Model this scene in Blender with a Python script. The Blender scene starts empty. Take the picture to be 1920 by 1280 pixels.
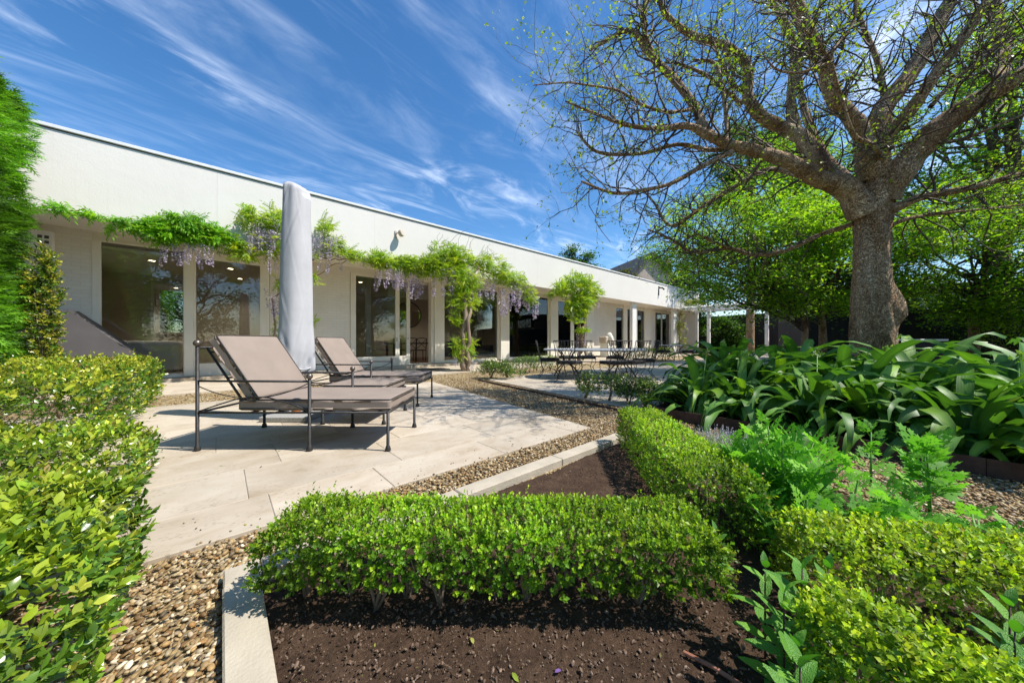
import bpy, bmesh, math, random
import numpy as np
from mathutils import Vector, Matrix

rng = np.random.default_rng(11)
random.seed(11)
scene = bpy.context.scene
COL = scene.collection
pi = math.pi

# ------------------------------------------------------------------ camera
F = 612.0            # focal length in pixels of the 1920 wide photograph
HC = 0.95            # camera height
HZ = 638.0           # horizon row
cam_d = bpy.data.cameras.new('camera')
cam = bpy.data.objects.new('camera', cam_d)
COL.objects.link(cam)
cam.location = (0, 0, HC)
cam.rotation_euler = (pi / 2, 0, 0)
cam_d.sensor_width = 36.0
cam_d.sensor_fit = 'HORIZONTAL'
cam_d.lens = F / 1920 * 36
cam_d.shift_y = -2 / 1920
cam_d.clip_start = 0.02
cam_d.clip_end = 2000
scene.camera = cam

# ------------------------------------------------------------------ light
SUN = Vector((0.68, -0.12, 1.0)).normalized()
elev = math.asin(SUN.z)
azim = math.atan2(SUN.x, SUN.y)
world = bpy.data.worlds.new('World')
scene.world = world
world.use_nodes = True
wn = world.node_tree
for n_ in list(wn.nodes):
    wn.nodes.remove(n_)


def N(tree, typ, **kw):
    n = tree.nodes.new(typ)
    for k, v in kw.items():
        setattr(n, k, v)
    return n


def L(tree, a, ao, b, bi):
    tree.links.new(a.outputs[ao], b.inputs[bi])


def math_n(tree, op, a=None, b=None, c=None, clamp=False):
    n = tree.nodes.new('ShaderNodeMath')
    n.operation = op
    n.use_clamp = clamp
    for i, v in enumerate((a, b, c)):
        if v is None:
            continue
        if isinstance(v, (int, float)):
            n.inputs[i].default_value = v
        else:
            tree.links.new(v, n.inputs[i])
    return n.outputs[0]


sky = N(wn, 'ShaderNodeTexSky', sky_type='NISHITA')
sky.sun_disc = False
sky.sun_elevation = elev
sky.sun_rotation = azim
sky.air_density = 1.0
sky.dust_density = 0.3
sky.ozone_density = 3.0
hs = N(wn, 'ShaderNodeHueSaturation')
hs.inputs['Saturation'].default_value = 1.26
hs.inputs['Value'].default_value = 0.68
L(wn, sky, 0, hs, 'Color')
tc = N(wn, 'ShaderNodeTexCoord')
sep = N(wn, 'ShaderNodeSeparateXYZ')
L(wn, tc, 'Generated', sep, 0)
zc = math_n(wn, 'MAXIMUM', sep.outputs[2], 0.04)
px_ = math_n(wn, 'DIVIDE', sep.outputs[0], zc)
py_ = math_n(wn, 'DIVIDE', sep.outputs[1], zc)
comb = N(wn, 'ShaderNodeCombineXYZ')
wn.links.new(px_, comb.inputs[0])
wn.links.new(py_, comb.inputs[1])


def cloud_layer(rot, sx, sy, off, lo, hi, detail, dist):
    m0 = N(wn, 'ShaderNodeMapping')
    m0.inputs['Rotation'].default_value = (0, 0, rot)
    L(wn, comb, 0, m0, 'Vector')
    mp = N(wn, 'ShaderNodeMapping')
    mp.inputs['Scale'].default_value = (sx, sy, 1)
    mp.inputs['Location'].default_value = off
    L(wn, m0, 0, mp, 'Vector')
    nz = N(wn, 'ShaderNodeTexNoise')
    nz.inputs['Scale'].default_value = 1.0
    nz.inputs['Detail'].default_value = detail
    nz.inputs['Roughness'].default_value = 0.62
    nz.inputs['Distortion'].default_value = dist
    L(wn, mp, 0, nz, 'Vector')
    mr = N(wn, 'ShaderNodeMapRange', interpolation_type='SMOOTHSTEP')
    mr.inputs['From Min'].default_value = lo
    mr.inputs['From Max'].default_value = hi
    L(wn, nz, 'Fac', mr, 'Value')
    return mr.outputs[0]


c1 = cloud_layer(math.radians(-47), 0.75, 2.9, (0.35, 0.52, 0), 0.46, 0.98, 10, 1.3)
c2 = cloud_layer(math.radians(-65), 1.1, 2.2, (4.1, 2.35, 0), 0.46, 0.9, 10, 1.6)
c3 = cloud_layer(math.radians(-30), 0.9, 1.0, (7.7, 1.1, 0), 0.42, 0.78, 4, 0.3)   # large patches
c12 = math_n(wn, 'ADD', c1, math_n(wn, 'MULTIPLY', c2, 0.9), clamp=True)
cm = math_n(wn, 'MULTIPLY', c12, math_n(wn, 'ADD', math_n(wn, 'MULTIPLY', c3, 0.9), 0.28), clamp=True)
cm = math_n(wn, 'MULTIPLY', cm, 0.78)
mixc = N(wn, 'ShaderNodeMix', data_type='RGBA')
wn.links.new(cm, mixc.inputs['Factor'])
L(wn, hs, 0, mixc, 'A')
mixc.inputs['B'].default_value = (5.8, 6.3, 7.1, 1)
bg = N(wn, 'ShaderNodeBackground')
bg.inputs['Strength'].default_value = 0.15
L(wn, mixc, 'Result', bg, 'Color')
wo = N(wn, 'ShaderNodeOutputWorld')
L(wn, bg, 0, wo, 0)

sd = bpy.data.lights.new('sun', 'SUN')
sd.energy = 3.6
sd.angle = math.radians(0.5)
sd.color = (1.0, 0.945, 0.86)
so = bpy.data.objects.new('sun', sd)
COL.objects.link(so)
so.rotation_euler = SUN.to_track_quat('Z', 'Y').to_euler()
so.location = (10, -4, 20)

scene.view_settings.view_transform = 'Standard'
scene.view_settings.look = 'None'
scene.view_settings.exposure = 0.93
scene.view_settings.gamma = 1.0
scene.render.engine = 'CYCLES'
scene.cycles.max_bounces = 8
scene.cycles.transparent_max_bounces = 12
scene.cycles.use_denoising = True

# ------------------------------------------------------------------ geometry frame
CU, SU = 0.748, 0.664      # the house runs along u, n points from the camera to the house


def W(u, n, z=0.0):
    return Vector((u * CU - n * SU, u * SU + n * CU, z))


def UNof(x, y):
    return (x * CU + y * SU, -x * SU + y * CU)


ROT_H = math.atan2(SU, CU)


def gp(px, v, z=0.0):
    Y = F * (HC - z) / (v - HZ)
    return Vector(((px - 960) / F * Y, Y, z))


def at(px, v, Y):
    return Vector(((px - 960) / F * Y, Y, HC + (HZ - v) / F * Y))


def u_at(px, n):
    a = (px - 960) / F
    Y = n / (-SU * a + CU)
    return a * Y * CU + Y * SU


def at_n(px, v, n):
    a = (px - 960) / F
    Y = n / (-SU * a + CU)
    return Vector((a * Y, Y, HC + (HZ - v) / F * Y))


def at_u(px, v, u):
    a = (px - 960) / F
    Y = u / (CU * a + SU)
    return Vector((a * Y, Y, HC + (HZ - v) / F * Y))


# ------------------------------------------------------------------ mesh helpers
def link(o, parent=None):
    COL.objects.link(o)
    if parent is not None:
        o.parent = parent
    return o


def tag(o, label=None, cat=None, group=None, kind=None):
    if label:
        o['label'] = label
    if cat:
        o['category'] = cat
    if group:
        o['group'] = group
    if kind:
        o['kind'] = kind
    return o


def empty(name, loc=(0, 0, 0), rz=0.0):
    o = bpy.data.objects.new(name, None)
    o.empty_display_size = 0.1
    o.location = loc
    o.rotation_euler = (0, 0, rz)
    return link(o)


class MB:
    def __init__(self):
        self.v, self.f = [], []

    def add(self, vs, fs):
        b = len(self.v)
        self.v.extend([tuple(p) for p in vs])
        self.f.extend([tuple(i + b for i in q) for q in fs])
        return self

    def box(self, x0, x1, y0, y1, z0, z1):
        vs = [(x, y, z) for z in (z0, z1) for y in (y0, y1) for x in (x0, x1)]
        return self.add(vs, [(0, 2, 3, 1), (4, 5, 7, 6), (0, 1, 5, 4), (2, 6, 7, 3), (0, 4, 6, 2), (1, 3, 7, 5)])

    def cbox(self, x0, x1, y0, y1, z0, z1, c=0.01):
        """box with chamfered edges"""
        pts = []
        for sx, X in ((1, x0), (-1, x1)):
            for sy, Y in ((1, y0), (-1, y1)):
                for sz, Z in ((1, z0), (-1, z1)):
                    pts += [(X, Y + sy * c, Z + sz * c), (X + sx * c, Y, Z + sz * c), (X + sx * c, Y + sy * c, Z)]
        bm = bmesh.new()
        vs = [bm.verts.new(p) for p in pts]
        bmesh.ops.convex_hull(bm, input=vs)
        bmesh.ops.dissolve_limit(bm, angle_limit=0.01, verts=bm.verts, edges=bm.edges)
        bm.verts.index_update()
        self.add([v.co[:] for v in bm.verts], [[v.index for v in f.verts] for f in bm.faces])
        bm.free()
        return self

    def tube(self, pts, rad, sides=8, cap=True, closed=False):
        pts = [Vector(p) for p in pts]
        n = len(pts)
        if isinstance(rad, (int, float)):
            rad = [rad] * n
        d0 = (pts[1] - pts[0]).normalized()
        ref = Vector((0, 0, 1)) if abs(d0.z) < 0.9 else Vector((1, 0, 0))
        e1 = d0.cross(ref).normalized()
        vs, fs = [], []
        for i in range(n):
            if closed:
                d = (pts[(i + 1) % n] - pts[i - 1])
            else:
                d = pts[min(i + 1, n - 1)] - pts[max(i - 1, 0)]
            d = d.normalized() if d.length > 1e-9 else d0
            e1 = (e1 - d * e1.dot(d))
            e1 = e1.normalized() if e1.length > 1e-6 else d.orthogonal().normalized()
            e2 = d.cross(e1)
            for k in range(sides):
                a = 2 * pi * k / sides
                vs.append(pts[i] + (e1 * math.cos(a) + e2 * math.sin(a)) * rad[i])
        m = n if closed else n - 1
        for i in range(m):
            for k in range(sides):
                a, b = i * sides + k, i * sides + (k + 1) % sides
                j = ((i + 1) % n) * sides
                fs.append((a, b, j + (k + 1) % sides, j + k))
        if cap and not closed:
            fs.append(tuple(range(sides))[::-1])
            fs.append(tuple((n - 1) * sides + k for k in range(sides)))
        return self.add(vs, fs)

    def lathe(self, prof, segs=16, c=(0, 0), fn=None):
        vs, fs = [], []
        for i, (r, z) in enumerate(prof):
            for k in range(segs):
                a = 2 * pi * k / segs
                rr = r if fn is None else fn(r, z, a)
                vs.append((c[0] + rr * math.cos(a), c[1] + rr * math.sin(a), z))
        for i in range(len(prof) - 1):
            for k in range(segs):
                a, b = i * segs + k, i * segs + (k + 1) % segs
                fs.append((a, b, b + segs, a + segs))
        fs.append(tuple(range(segs))[::-1])
        fs.append(tuple((len(prof) - 1) * segs + k for k in range(segs)))
        return self.add(vs, fs)

    def ball(self, c, r, segs=10, rings=7, sz=1.0):
        prof = [(max(r * math.sin(pi * i / rings), r * 0.04), -r * sz * math.cos(pi * i / rings)) for i in range(rings + 1)]
        b = len(self.v)
        self.lathe(prof, segs)
        for i in range(b, len(self.v)):
            x, y, z = self.v[i]
            self.v[i] = (x + c[0], y + c[1], z + c[2])
        return self

    def mesh(self, name, mat, smooth=False):
        me = bpy.data.meshes.new(name)
        me.from_pydata(self.v, [], self.f)
        me.validate()
        if mat:
            me.materials.append(mat)
        if smooth:
            me.polygons.foreach_set('use_smooth', [True] * len(me.polygons))
        me.update()
        return me

    def build(self, name, mat, parent=None, origin=None, smooth=False, auto=None):
        if origin is not None:
            ox, oy, oz = origin
            self.v = [(x - ox, y - oy, z - oz) for x, y, z in self.v]
        me = self.mesh(name, mat, smooth)
        if auto is not None:
            me.set_sharp_from_angle(angle=math.radians(auto))
        o = bpy.data.objects.new(name, me)
        return link(o, parent)


def obj(name, me, parent=None, loc=(0, 0, 0), rot=(0, 0, 0), sc=1.0):
    o = bpy.data.objects.new(name, me)
    o.location = loc
    o.rotation_euler = rot
    o.scale = (sc, sc, sc) if isinstance(sc, (int, float)) else sc
    return link(o, parent)


def copy_tree(o, parent=None):
    c = o.copy()
    COL.objects.link(c)
    if parent is not None:
        c.parent = parent
    for ch in list(o.children):
        copy_tree(ch, c)
    return c


def unit(a):
    return a / np.maximum(np.linalg.norm(a, axis=-1, keepdims=True), 1e-9)


def frames(fwd, nrm):
    """rotation matrices whose columns are side, forward, normal"""
    y = unit(fwd)
    z = nrm - y * np.sum(nrm * y, -1, keepdims=True)
    z = unit(z + 1e-6)
    x = np.cross(y, z)
    return np.stack([x, y, z], -1)


def np_mesh(name, V, polys, mat, C=None, smooth=True):
    """V (n,3); polys list of (m,k) index arrays"""
    me = bpy.data.meshes.new(name)
    V = np.asarray(V, np.float32)
    me.vertices.add(len(V))
    me.vertices.foreach_set('co', V.ravel())
    loops = np.concatenate([p.ravel() for p in polys]).astype(np.int32)
    tot = np.concatenate([np.full(len(p), p.shape[1], np.int32) for p in polys])
    start = np.concatenate([[0], np.cumsum(tot)[:-1]]).astype(np.int32)
    me.loops.add(len(loops))
    me.loops.foreach_set('vertex_index', loops)
    me.polygons.add(len(tot))
    me.polygons.foreach_set('loop_start', start)
    try:
        me.polygons.foreach_set('loop_total', tot)
    except Exception:
        pass
    me.polygons.foreach_set('use_smooth', np.full(len(tot), smooth))
    if C is not None:
        a = me.attributes.new('col', 'FLOAT_COLOR', 'POINT')
        cc = np.ones((len(V), 4), np.float32)
        cc[:, :3] = C
        a.data.foreach_set('color', cc.ravel())
    me.update(calc_edges=True)
    if mat:
        me.materials.append(mat)
    return me


def scatter(tv, tf, pos, R, sc, col):
    """arrays of one template put n times: returns V, polys, C"""
    tv = np.asarray(tv, np.float32)
    n, k = len(pos), len(tv)
    sc = np.asarray(sc, np.float32)
    if sc.ndim == 1:
        sc = np.repeat(sc[:, None], 3, 1)
    loc = tv[None] * sc[:, None, :]
    V = np.einsum('nij,nkj->nki', R.astype(np.float32), loc) + np.asarray(pos, np.float32)[:, None, :]
    off = (np.arange(n) * k)[:, None, None]
    by = {}
    for f in tf:
        by.setdefault(len(f), []).append(f)
    polys = [(np.asarray(fs)[None] + off).reshape(-1, m) for m, fs in by.items()]
    C = np.repeat(np.asarray(col, np.float32)[:, None, :], k, 1).reshape(-1, 3)
    return V.reshape(-1, 3), polys, C


def join_sc(parts):
    Vs, Ps, Cs, b = [], [], [], 0
    for V, P, C in parts:
        Vs.append(V)
        Ps += [p + b for p in P]
        Cs.append(C)
        b += len(V)
    return np.concatenate(Vs), Ps, np.concatenate(Cs)


# leaf templates: length 1 along +y, face up +z
LEAF4 = ([(0, 0, 0), (-.27, .48, .07), (.27, .48, .07), (0, 1, -.05), (0, .5, 0)],
         [(0, 4, 1), (4, 3, 1), (0, 2, 4), (4, 2, 3)])
LEAF8 = ([(0, 0, 0), (-.2, .3, .06), (-.2, .68, .05), (0, 1, -.10), (.2, .68, .05), (.2, .3, .06), (0, .3, .015), (0, .68, .0)],
         [(0, 6, 1), (6, 7, 2, 1), (7, 3, 2), (0, 5, 6), (6, 5, 4, 7), (7, 4, 3)])
RHOMB = ([(0, 0, 0), (-.25, .45, .05), (.25, .45, .05), (0, 1, 0)], [(0, 2, 3, 1)])
NARROW = ([(0, 0, 0), (-.11, .45, .03), (.11, .45, .03), (0, 1, 0)], [(0, 2, 3, 1)])


def pal(n, cols, w=None, jit=0.18):
    cols = np.asarray(cols, float)
    i = rng.choice(len(cols), n, p=w)
    j = rng.choice(len(cols), n, p=w)
    t = rng.random((n, 1)) * 0.5
    c = cols[i] * (1 - t) + cols[j] * t
    return c * (1 + jit * rng.standard_normal((n, 1))).clip(0.5, 1.6)


# ------------------------------------------------------------------ materials
def new_mat(name):
    m = bpy.data.materials.new(name)
    m.use_nodes = True
    t = m.node_tree
    b = t.nodes['Principled BSDF']
    return m, t, b


def rgb(t, c):
    n = t.nodes.new('ShaderNodeRGB')
    n.outputs[0].default_value = (*c, 1)
    return n.outputs[0]


def noise_out(t, scale, detail=4, rough=0.55, coord='Object', stretch=None, dist=0.0, rot=0.0):
    tcn = t.nodes.new('ShaderNodeTexCoord')
    v = tcn.outputs[coord]
    if stretch is not None:
        mp = t.nodes.new('ShaderNodeMapping')
        mp.inputs['Scale'].default_value = stretch
        mp.inputs['Rotation'].default_value = (0, 0, rot)
        t.links.new(v, mp.inputs['Vector'])
        v = mp.outputs[0]
    nz = t.nodes.new('ShaderNodeTexNoise')
    nz.inputs['Scale'].default_value = scale
    nz.inputs['Detail'].default_value = detail
    nz.inputs['Roughness'].default_value = rough
    nz.inputs['Distortion'].default_value = dist
    t.links.new(v, nz.inputs['Vector'])
    return nz.outputs['Fac']


def ramp(t, fac, stops):
    r = t.nodes.new('ShaderNodeValToRGB')
    while len(r.color_ramp.elements) < len(stops):
        r.color_ramp.elements.new(0.5)
    for e, (p, c) in zip(r.color_ramp.elements, stops):
        e.position = p
        e.color = (*c, 1)
    t.links.new(fac, r.inputs[0])
    return r.outputs[0]


def mixcol(t, fac, a, b, mode='MIX'):
    m = t.nodes.new('ShaderNodeMix')
    m.data_type = 'RGBA'
    m.blend_type = mode
    for s, v in (('Factor', fac), ('A', a), ('B', b)):
        if isinstance(v, (int, float)):
            m.inputs[s].default_value = v
        elif isinstance(v, tuple):
            m.inputs[s].default_value = (*v, 1)
        else:
            t.links.new(v, m.inputs[s])
    return m.outputs['Result']


def bump(t, b, h, strength=0.3, dist=0.02):
    n = t.nodes.new('ShaderNodeBump')
    n.inputs['Strength'].default_value = strength
    n.inputs['Distance'].default_value = dist
    t.links.new(h, n.inputs['Height'])
    t.links.new(n.outputs[0], b.inputs['Normal'])
    return n


def simple(name, c, rough=0.6, metal=0.0, var=0.12, scale=6.0, bmp=0.0, bscale=60.0, spec=0.5):
    m, t, b = new_mat(name)
    f = noise_out(t, scale, 5)
    a = tuple(max(0, x * (1 - var)) for x in c)
    d = tuple(min(1, x * (1 + var)) for x in c)
    t.links.new(ramp(t, f, [(0.3, a), (0.7, d)]), b.inputs['Base Color'])
    b.inputs['Roughness'].default_value = rough
    b.inputs['Metallic'].default_value = metal
    b.inputs['Specular IOR Level'].default_value = spec
    if bmp:
        bump(t, b, noise_out(t, bscale, 5), bmp, 0.01)
    return m


def leaf_mat(name, rough=0.42, trans=0.35, tint=(1.25, 1.25, 0.5), spec=0.4, veins=False):
    m, t, b = new_mat(name)
    at_ = t.nodes.new('ShaderNodeAttribute')
    at_.attribute_name = 'col'
    col = at_.outputs['Color']
    f = noise_out(t, 35.0, 3)
    col = mixcol(t, 1.0, col, ramp(t, f, [(0.3, (.82, .82, .82)), (0.7, (1.15, 1.15, 1.1))]), 'MULTIPLY')
    t.links.new(col, b.inputs['Base Color'])
    b.inputs['Roughness'].default_value = rough
    b.inputs['Specular IOR Level'].default_value = spec
    tr = t.nodes.new('ShaderNodeBsdfTranslucent')
    t.links.new(mixcol(t, 1.0, col, tint, 'MULTIPLY'), tr.inputs['Color'])
    mx = t.nodes.new('ShaderNodeMixShader')
    mx.inputs[0].default_value = trans
    out = t.nodes['Material Output']
    t.links.new(b.outputs[0], mx.inputs[1])
    t.links.new(tr.outputs[0], mx.inputs[2])
    t.links.new(mx.outputs[0], out.inputs['Surface'])
    return m


M = {}
M['leaf'] = leaf_mat('leaf', trans=0.48, tint=(1.35, 1.3, .5))
M['gloss_leaf'] = leaf_mat('gloss_leaf', rough=0.27, trans=0.3, spec=0.5)
M['airy_leaf'] = leaf_mat('airy_leaf', rough=.5, trans=.58, tint=(1.4, 1.35, .5), spec=.3)
M['soft_leaf'] = leaf_mat('soft_leaf', rough=0.6, trans=0.4, tint=(1.1, 1.3, .6), spec=0.25)
M['petal'] = leaf_mat('petal', rough=0.7, trans=0.35, tint=(1, 1, 1), spec=0.2)


def mat_travertine():
    m, t, b = new_mat('travertine')
    tcn = t.nodes.new('ShaderNodeTexCoord')
    oi = t.nodes.new('ShaderNodeObjectInfo')
    sc = t.nodes.new('ShaderNodeVectorMath')
    sc.operation = 'MULTIPLY_ADD'
    cmb = t.nodes.new('ShaderNodeCombineXYZ')
    r30 = math_n(t, 'MULTIPLY', oi.outputs['Random'], 40.0)
    for i in range(3):
        t.links.new(r30, cmb.inputs[i])
    sc.inputs[1].default_value = (1, 1, 1)
    t.links.new(tcn.outputs['Object'], sc.inputs[0])
    t.links.new(cmb.outputs[0], sc.inputs[2])
    mp = t.nodes.new('ShaderNodeMapping')
    mp.inputs['Scale'].default_value = (1.7, 2.9, 1)
    t.links.new(sc.outputs[0], mp.inputs['Vector'])

    def nz(scale, detail, rough, vec, dist=0.0):
        n = t.nodes.new('ShaderNodeTexNoise')
        n.inputs['Scale'].default_value = scale
        n.inputs['Detail'].default_value = detail
        n.inputs['Roughness'].default_value = rough
        n.inputs['Distortion'].default_value = dist
        t.links.new(vec, n.inputs['Vector'])
        return n.outputs['Fac']
    bands = nz(1.6, 7, 0.6, mp.outputs[0], 0.6)
    cloud = nz(2.2, 4, 0.5, sc.outputs[0])
    col = ramp(t, bands, [(0.25, (.38, .305, .215)), (0.42, (.475, .405, .315)), (0.6, (.52, .455, .365)), (0.8, (.56, .505, .42))])
    col = mixcol(t, 1.0, col, ramp(t, cloud, [(0.25, (.80, .775, .73)), (0.42, (.95, .94, .925)), (0.7, (1.05, 1.05, 1.05))]), 'MULTIPLY')
    rv = t.nodes.new('ShaderNodeMapRange')
    rv.inputs['To Min'].default_value = 0.82
    rv.inputs['To Max'].default_value = 1.06
    t.links.new(oi.outputs['Random'], rv.inputs['Value'])
    vm = t.nodes.new('ShaderNodeVectorMath')
    vm.operation = 'SCALE'
    t.links.new(col, vm.inputs[0])
    t.links.new(rv.outputs[0], vm.inputs['Scale'])
    # elongated pits
    mp2 = t.nodes.new('ShaderNodeMapping')
    mp2.inputs['Scale'].default_value = (30, 75, 1)
    t.links.new(sc.outputs[0], mp2.inputs['Vector'])
    vor = t.nodes.new('ShaderNodeTexVoronoi')
    vor.inputs['Scale'].default_value = 1.0
    t.links.new(mp2.outputs[0], vor.inputs['Vector'])
    pit = t.nodes.new('ShaderNodeMapRange')
    pit.interpolation_type = 'SMOOTHSTEP'
    pit.inputs['From Min'].default_value = 0.12
    pit.inputs['From Max'].default_value = 0.36
    pit.inputs['To Min'].default_value = 1
    pit.inputs['To Max'].default_value = 0
    t.links.new(vor.outputs['Distance'], pit.inputs['Value'])
    zone = t.nodes.new('ShaderNodeMapRange')
    zone.inputs['From Min'].default_value = 0.44
    zone.inputs['From Max'].default_value = 0.6
    t.links.new(nz(3.0, 5, 0.6, mp.outputs[0], 0.4), zone.inputs['Value'])
    pm = math_n(t, 'MULTIPLY', pit.outputs[0], zone.outputs[0], clamp=True)
    col2 = mixcol(t, math_n(t, 'MULTIPLY', pm, 0.7), vm.outputs[0], (.22, .18, .13))
    t.links.new(col2, b.inputs['Base Color'])
    b.inputs['Roughness'].default_value = 0.8
    b.inputs['Specular IOR Level'].default_value = 0.25
    hgt = math_n(t, 'SUBTRACT', math_n(t, 'MULTIPLY', bands, 0.15), pm)
    bump(t, b, hgt, 0.35, 0.004)
    return m


M['travertine'] = mat_travertine()


def mat_brick_wall():
    """painted brick: fine courses, too small to pick apart"""
    m, t, b = new_mat('painted_brick')
    tcn = t.nodes.new('ShaderNodeTexCoord')
    sp = t.nodes.new('ShaderNodeSeparateXYZ')
    t.links.new(tcn.outputs['Object'], sp.inputs[0])
    cb = t.nodes.new('ShaderNodeCombineXYZ')
    t.links.new(math_n(t, 'ADD', sp.outputs[0], sp.outputs[1]), cb.inputs[0])
    t.links.new(sp.outputs[2], cb.inputs[1])
    br = t.nodes.new('ShaderNodeTexBrick')
    br.inputs['Scale'].default_value = 1.0
    br.inputs['Brick Width'].default_value = 0.24
    br.inputs['Row Height'].default_value = 0.08
    br.inputs['Mortar Size'].default_value = 0.006
    br.inputs['Mortar Smooth'].default_value = 0.6
    br.inputs['Color1'].default_value = (.74, .70, .62, 1)
    br.inputs['Color2'].default_value = (.70, .66, .585, 1)
    br.inputs['Mortar'].default_value = (.64, .60, .53, 1)
    t.links.new(cb.outputs[0], br.inputs['Vector'])
    f = noise_out(t, 1.3, 5)
    t.links.new(mixcol(t, 1.0, br.outputs['Color'], ramp(t, f, [(.3, (.93, .92, .9)), (.7, (1.03, 1.03, 1.03))]), 'MULTIPLY'), b.inputs['Base Color'])
    b.inputs['Roughness'].default_value = 0.7
    bump(t, b, math_n(t, 'ADD', math_n(t, 'MULTIPLY', br.outputs['Fac'], -1.0), math_n(t, 'MULTIPLY', noise_out(t, 50, 4), .4)), 0.35, 0.006)
    return m


M['brick'] = mat_brick_wall()
def mat_render():
    m, t, b = new_mat('white_render')
    f = noise_out(t, .9, 6, .6)
    col = ramp(t, f, [(.3, (.70, .67, .615)), (.7, (.735, .71, .66))])
    drip = noise_out(t, 2.2, 6, .65, stretch=(3.2, 3.2, .12))
    col = mixcol(t, 1.0, col, ramp(t, drip, [(.25, (.97, .965, .955)), (.45, (1, 1, 1))]), 'MULTIPLY')
    t.links.new(col, b.inputs['Base Color'])
    b.inputs['Roughness'].default_value = .75
    b.inputs['Specular IOR Level'].default_value = .3
    bump(t, b, math_n(t, 'ADD', noise_out(t, 38, 5), math_n(t, 'MULTIPLY', noise_out(t, 5, 4), 1.5)), .22, .01)
    return m


M['render'] = mat_render()
M['trim'] = simple('cream_trim', (.74, .695, .60), .5, var=.04, scale=2.0)
M['white'] = simple('white_paint', (.78, .76, .72), .45, var=.04, scale=3.0)
M['coping'] = simple('coping_metal', (.72, .72, .71), .45, var=.05)
M['dark_gap'] = simple('gap_shade_dark_metal', (.06, .06, .06), .7)  # near-black: shade in the coping gap, vent holes, dark spotlight
M['iron'] = simple('wrought_iron', (.035, .033, .032), .5, metal=.35, var=.3, scale=40, bmp=.25, bscale=120)
M['knob'] = simple('bronze_knob', (.16, .13, .11), .38, metal=.7, var=.3, scale=25)
M['cushion'] = simple('taupe_canvas', (.27, .218, .182), .85, var=.07, scale=5, bmp=.22, bscale=240, spec=.2)
M['piping'] = simple('dark_piping', (.05, .04, .035), .8)
M['cover_cloth'] = simple('pale_grey_cover', (.49, .49, .505), .8, var=.07, scale=4, bmp=.1, bscale=12, spec=.2)
M['grey_cover'] = simple('charcoal_cover', (.105, .098, .10), .8, var=.12, scale=3, bmp=.2, bscale=9, spec=.25)
M['orange_wood'] = simple('orange_wood', (.42, .14, .03), .4, var=.2, scale=20)
M['granite'] = simple('granite', (.33, .33, .32), .6, var=.45, scale=130, bmp=.1, bscale=200)
M['kerb'] = simple('limestone_kerb', (.43, .38, .30), .85, var=.16, scale=5, bmp=.35, bscale=90, spec=.2)
M['corten'] = simple('rusty_steel', (.075, .04, .03), .8, var=.35, scale=14, bmp=.2, bscale=60)
M['bark'] = None
M['black_cushion'] = simple('black_cushion', (.012, .012, .014), .75, var=.2, scale=20)
M['tabletop'] = simple('stone_tabletop', (.36, .37, .39), .4, var=.18, scale=9)
M['dark_fence'] = simple('black_stained_fence', (.018, .016, .018), .75, var=.25, scale=12)
M['soil_wall'] = simple('pale_concrete', (.5, .47, .42), .8, var=.1, scale=4)
M['wood_floor'] = simple('wood_floor', (.20, .10, .05), .35, var=.2, scale=8)
M['int_wall'] = simple('interior_wall', (.5, .43, .36), .8, var=.05)
M['int_ceiling'] = simple('interior_ceiling', (.62, .58, .52), .8, var=.03)
M['int_dark'] = simple('dark_joinery', (.03, .024, .02), .5, var=.2)
M['bed_cloth'] = simple('grey_bedding', (.58, .55, .56), .9, var=.08, scale=5, bmp=.3, bscale=7)
M['pillow_dark'] = simple('dark_pillow', (.06, .055, .055), .85)
M['roof_tile'] = simple('dark_roof', (.05, .05, .055), .7, var=.2, scale=8)
M['gable'] = simple('tan_weatherboard', (.50, .41, .32), .75, var=.08, scale=2)
M['oven_beige'] = simple('beige_oven_body', (.50, .42, .33), .7)
M['oven_white'] = simple('cream_enamel', (.74, .71, .62), .4, var=.05)
M['brown_stem'] = simple('woody_stem', (.25, .185, .125), .8, var=.25, scale=40)
M['green_stem'] = simple('green_stem', (.13, .28, .05), .55, var=.15, scale=30)
M['mint_stem'] = simple('purple_stem', (.07, .035, .03), .55, var=.2, scale=30)


def mat_mirror():
    m, t, b = new_mat('mirror_glass')
    b.inputs['Base Color'].default_value = (.9, .9, .9, 1)
    b.inputs['Metallic'].default_value = 1
    b.inputs['Roughness'].default_value = 0.01
    return m


M['mirror'] = mat_mirror()


def mat_glass():
    m, t, b = new_mat('window_glass')
    fr = t.nodes.new('ShaderNodeFresnel')
    fr.inputs['IOR'].default_value = 1.55
    gl = t.nodes.new('ShaderNodeBsdfGlossy')
    gl.inputs['Roughness'].default_value = 0.0
    tr = t.nodes.new('ShaderNodeBsdfTransparent')
    tr.inputs['Color'].default_value = (.78, .82, .8, 1)
    mx = t.nodes.new('ShaderNodeMixShader')
    fac = math_n(t, 'MULTIPLY', fr.outputs[0], 1.6, clamp=True)
    t.links.new(fac, mx.inputs[0])
    t.links.new(tr.outputs[0], mx.inputs[1])
    t.links.new(gl.outputs[0], mx.inputs[2])
    t.links.new(mx.outputs[0], t.nodes['Material Output'].inputs['Surface'])
    return m


M['glass'] = mat_glass()


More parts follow.
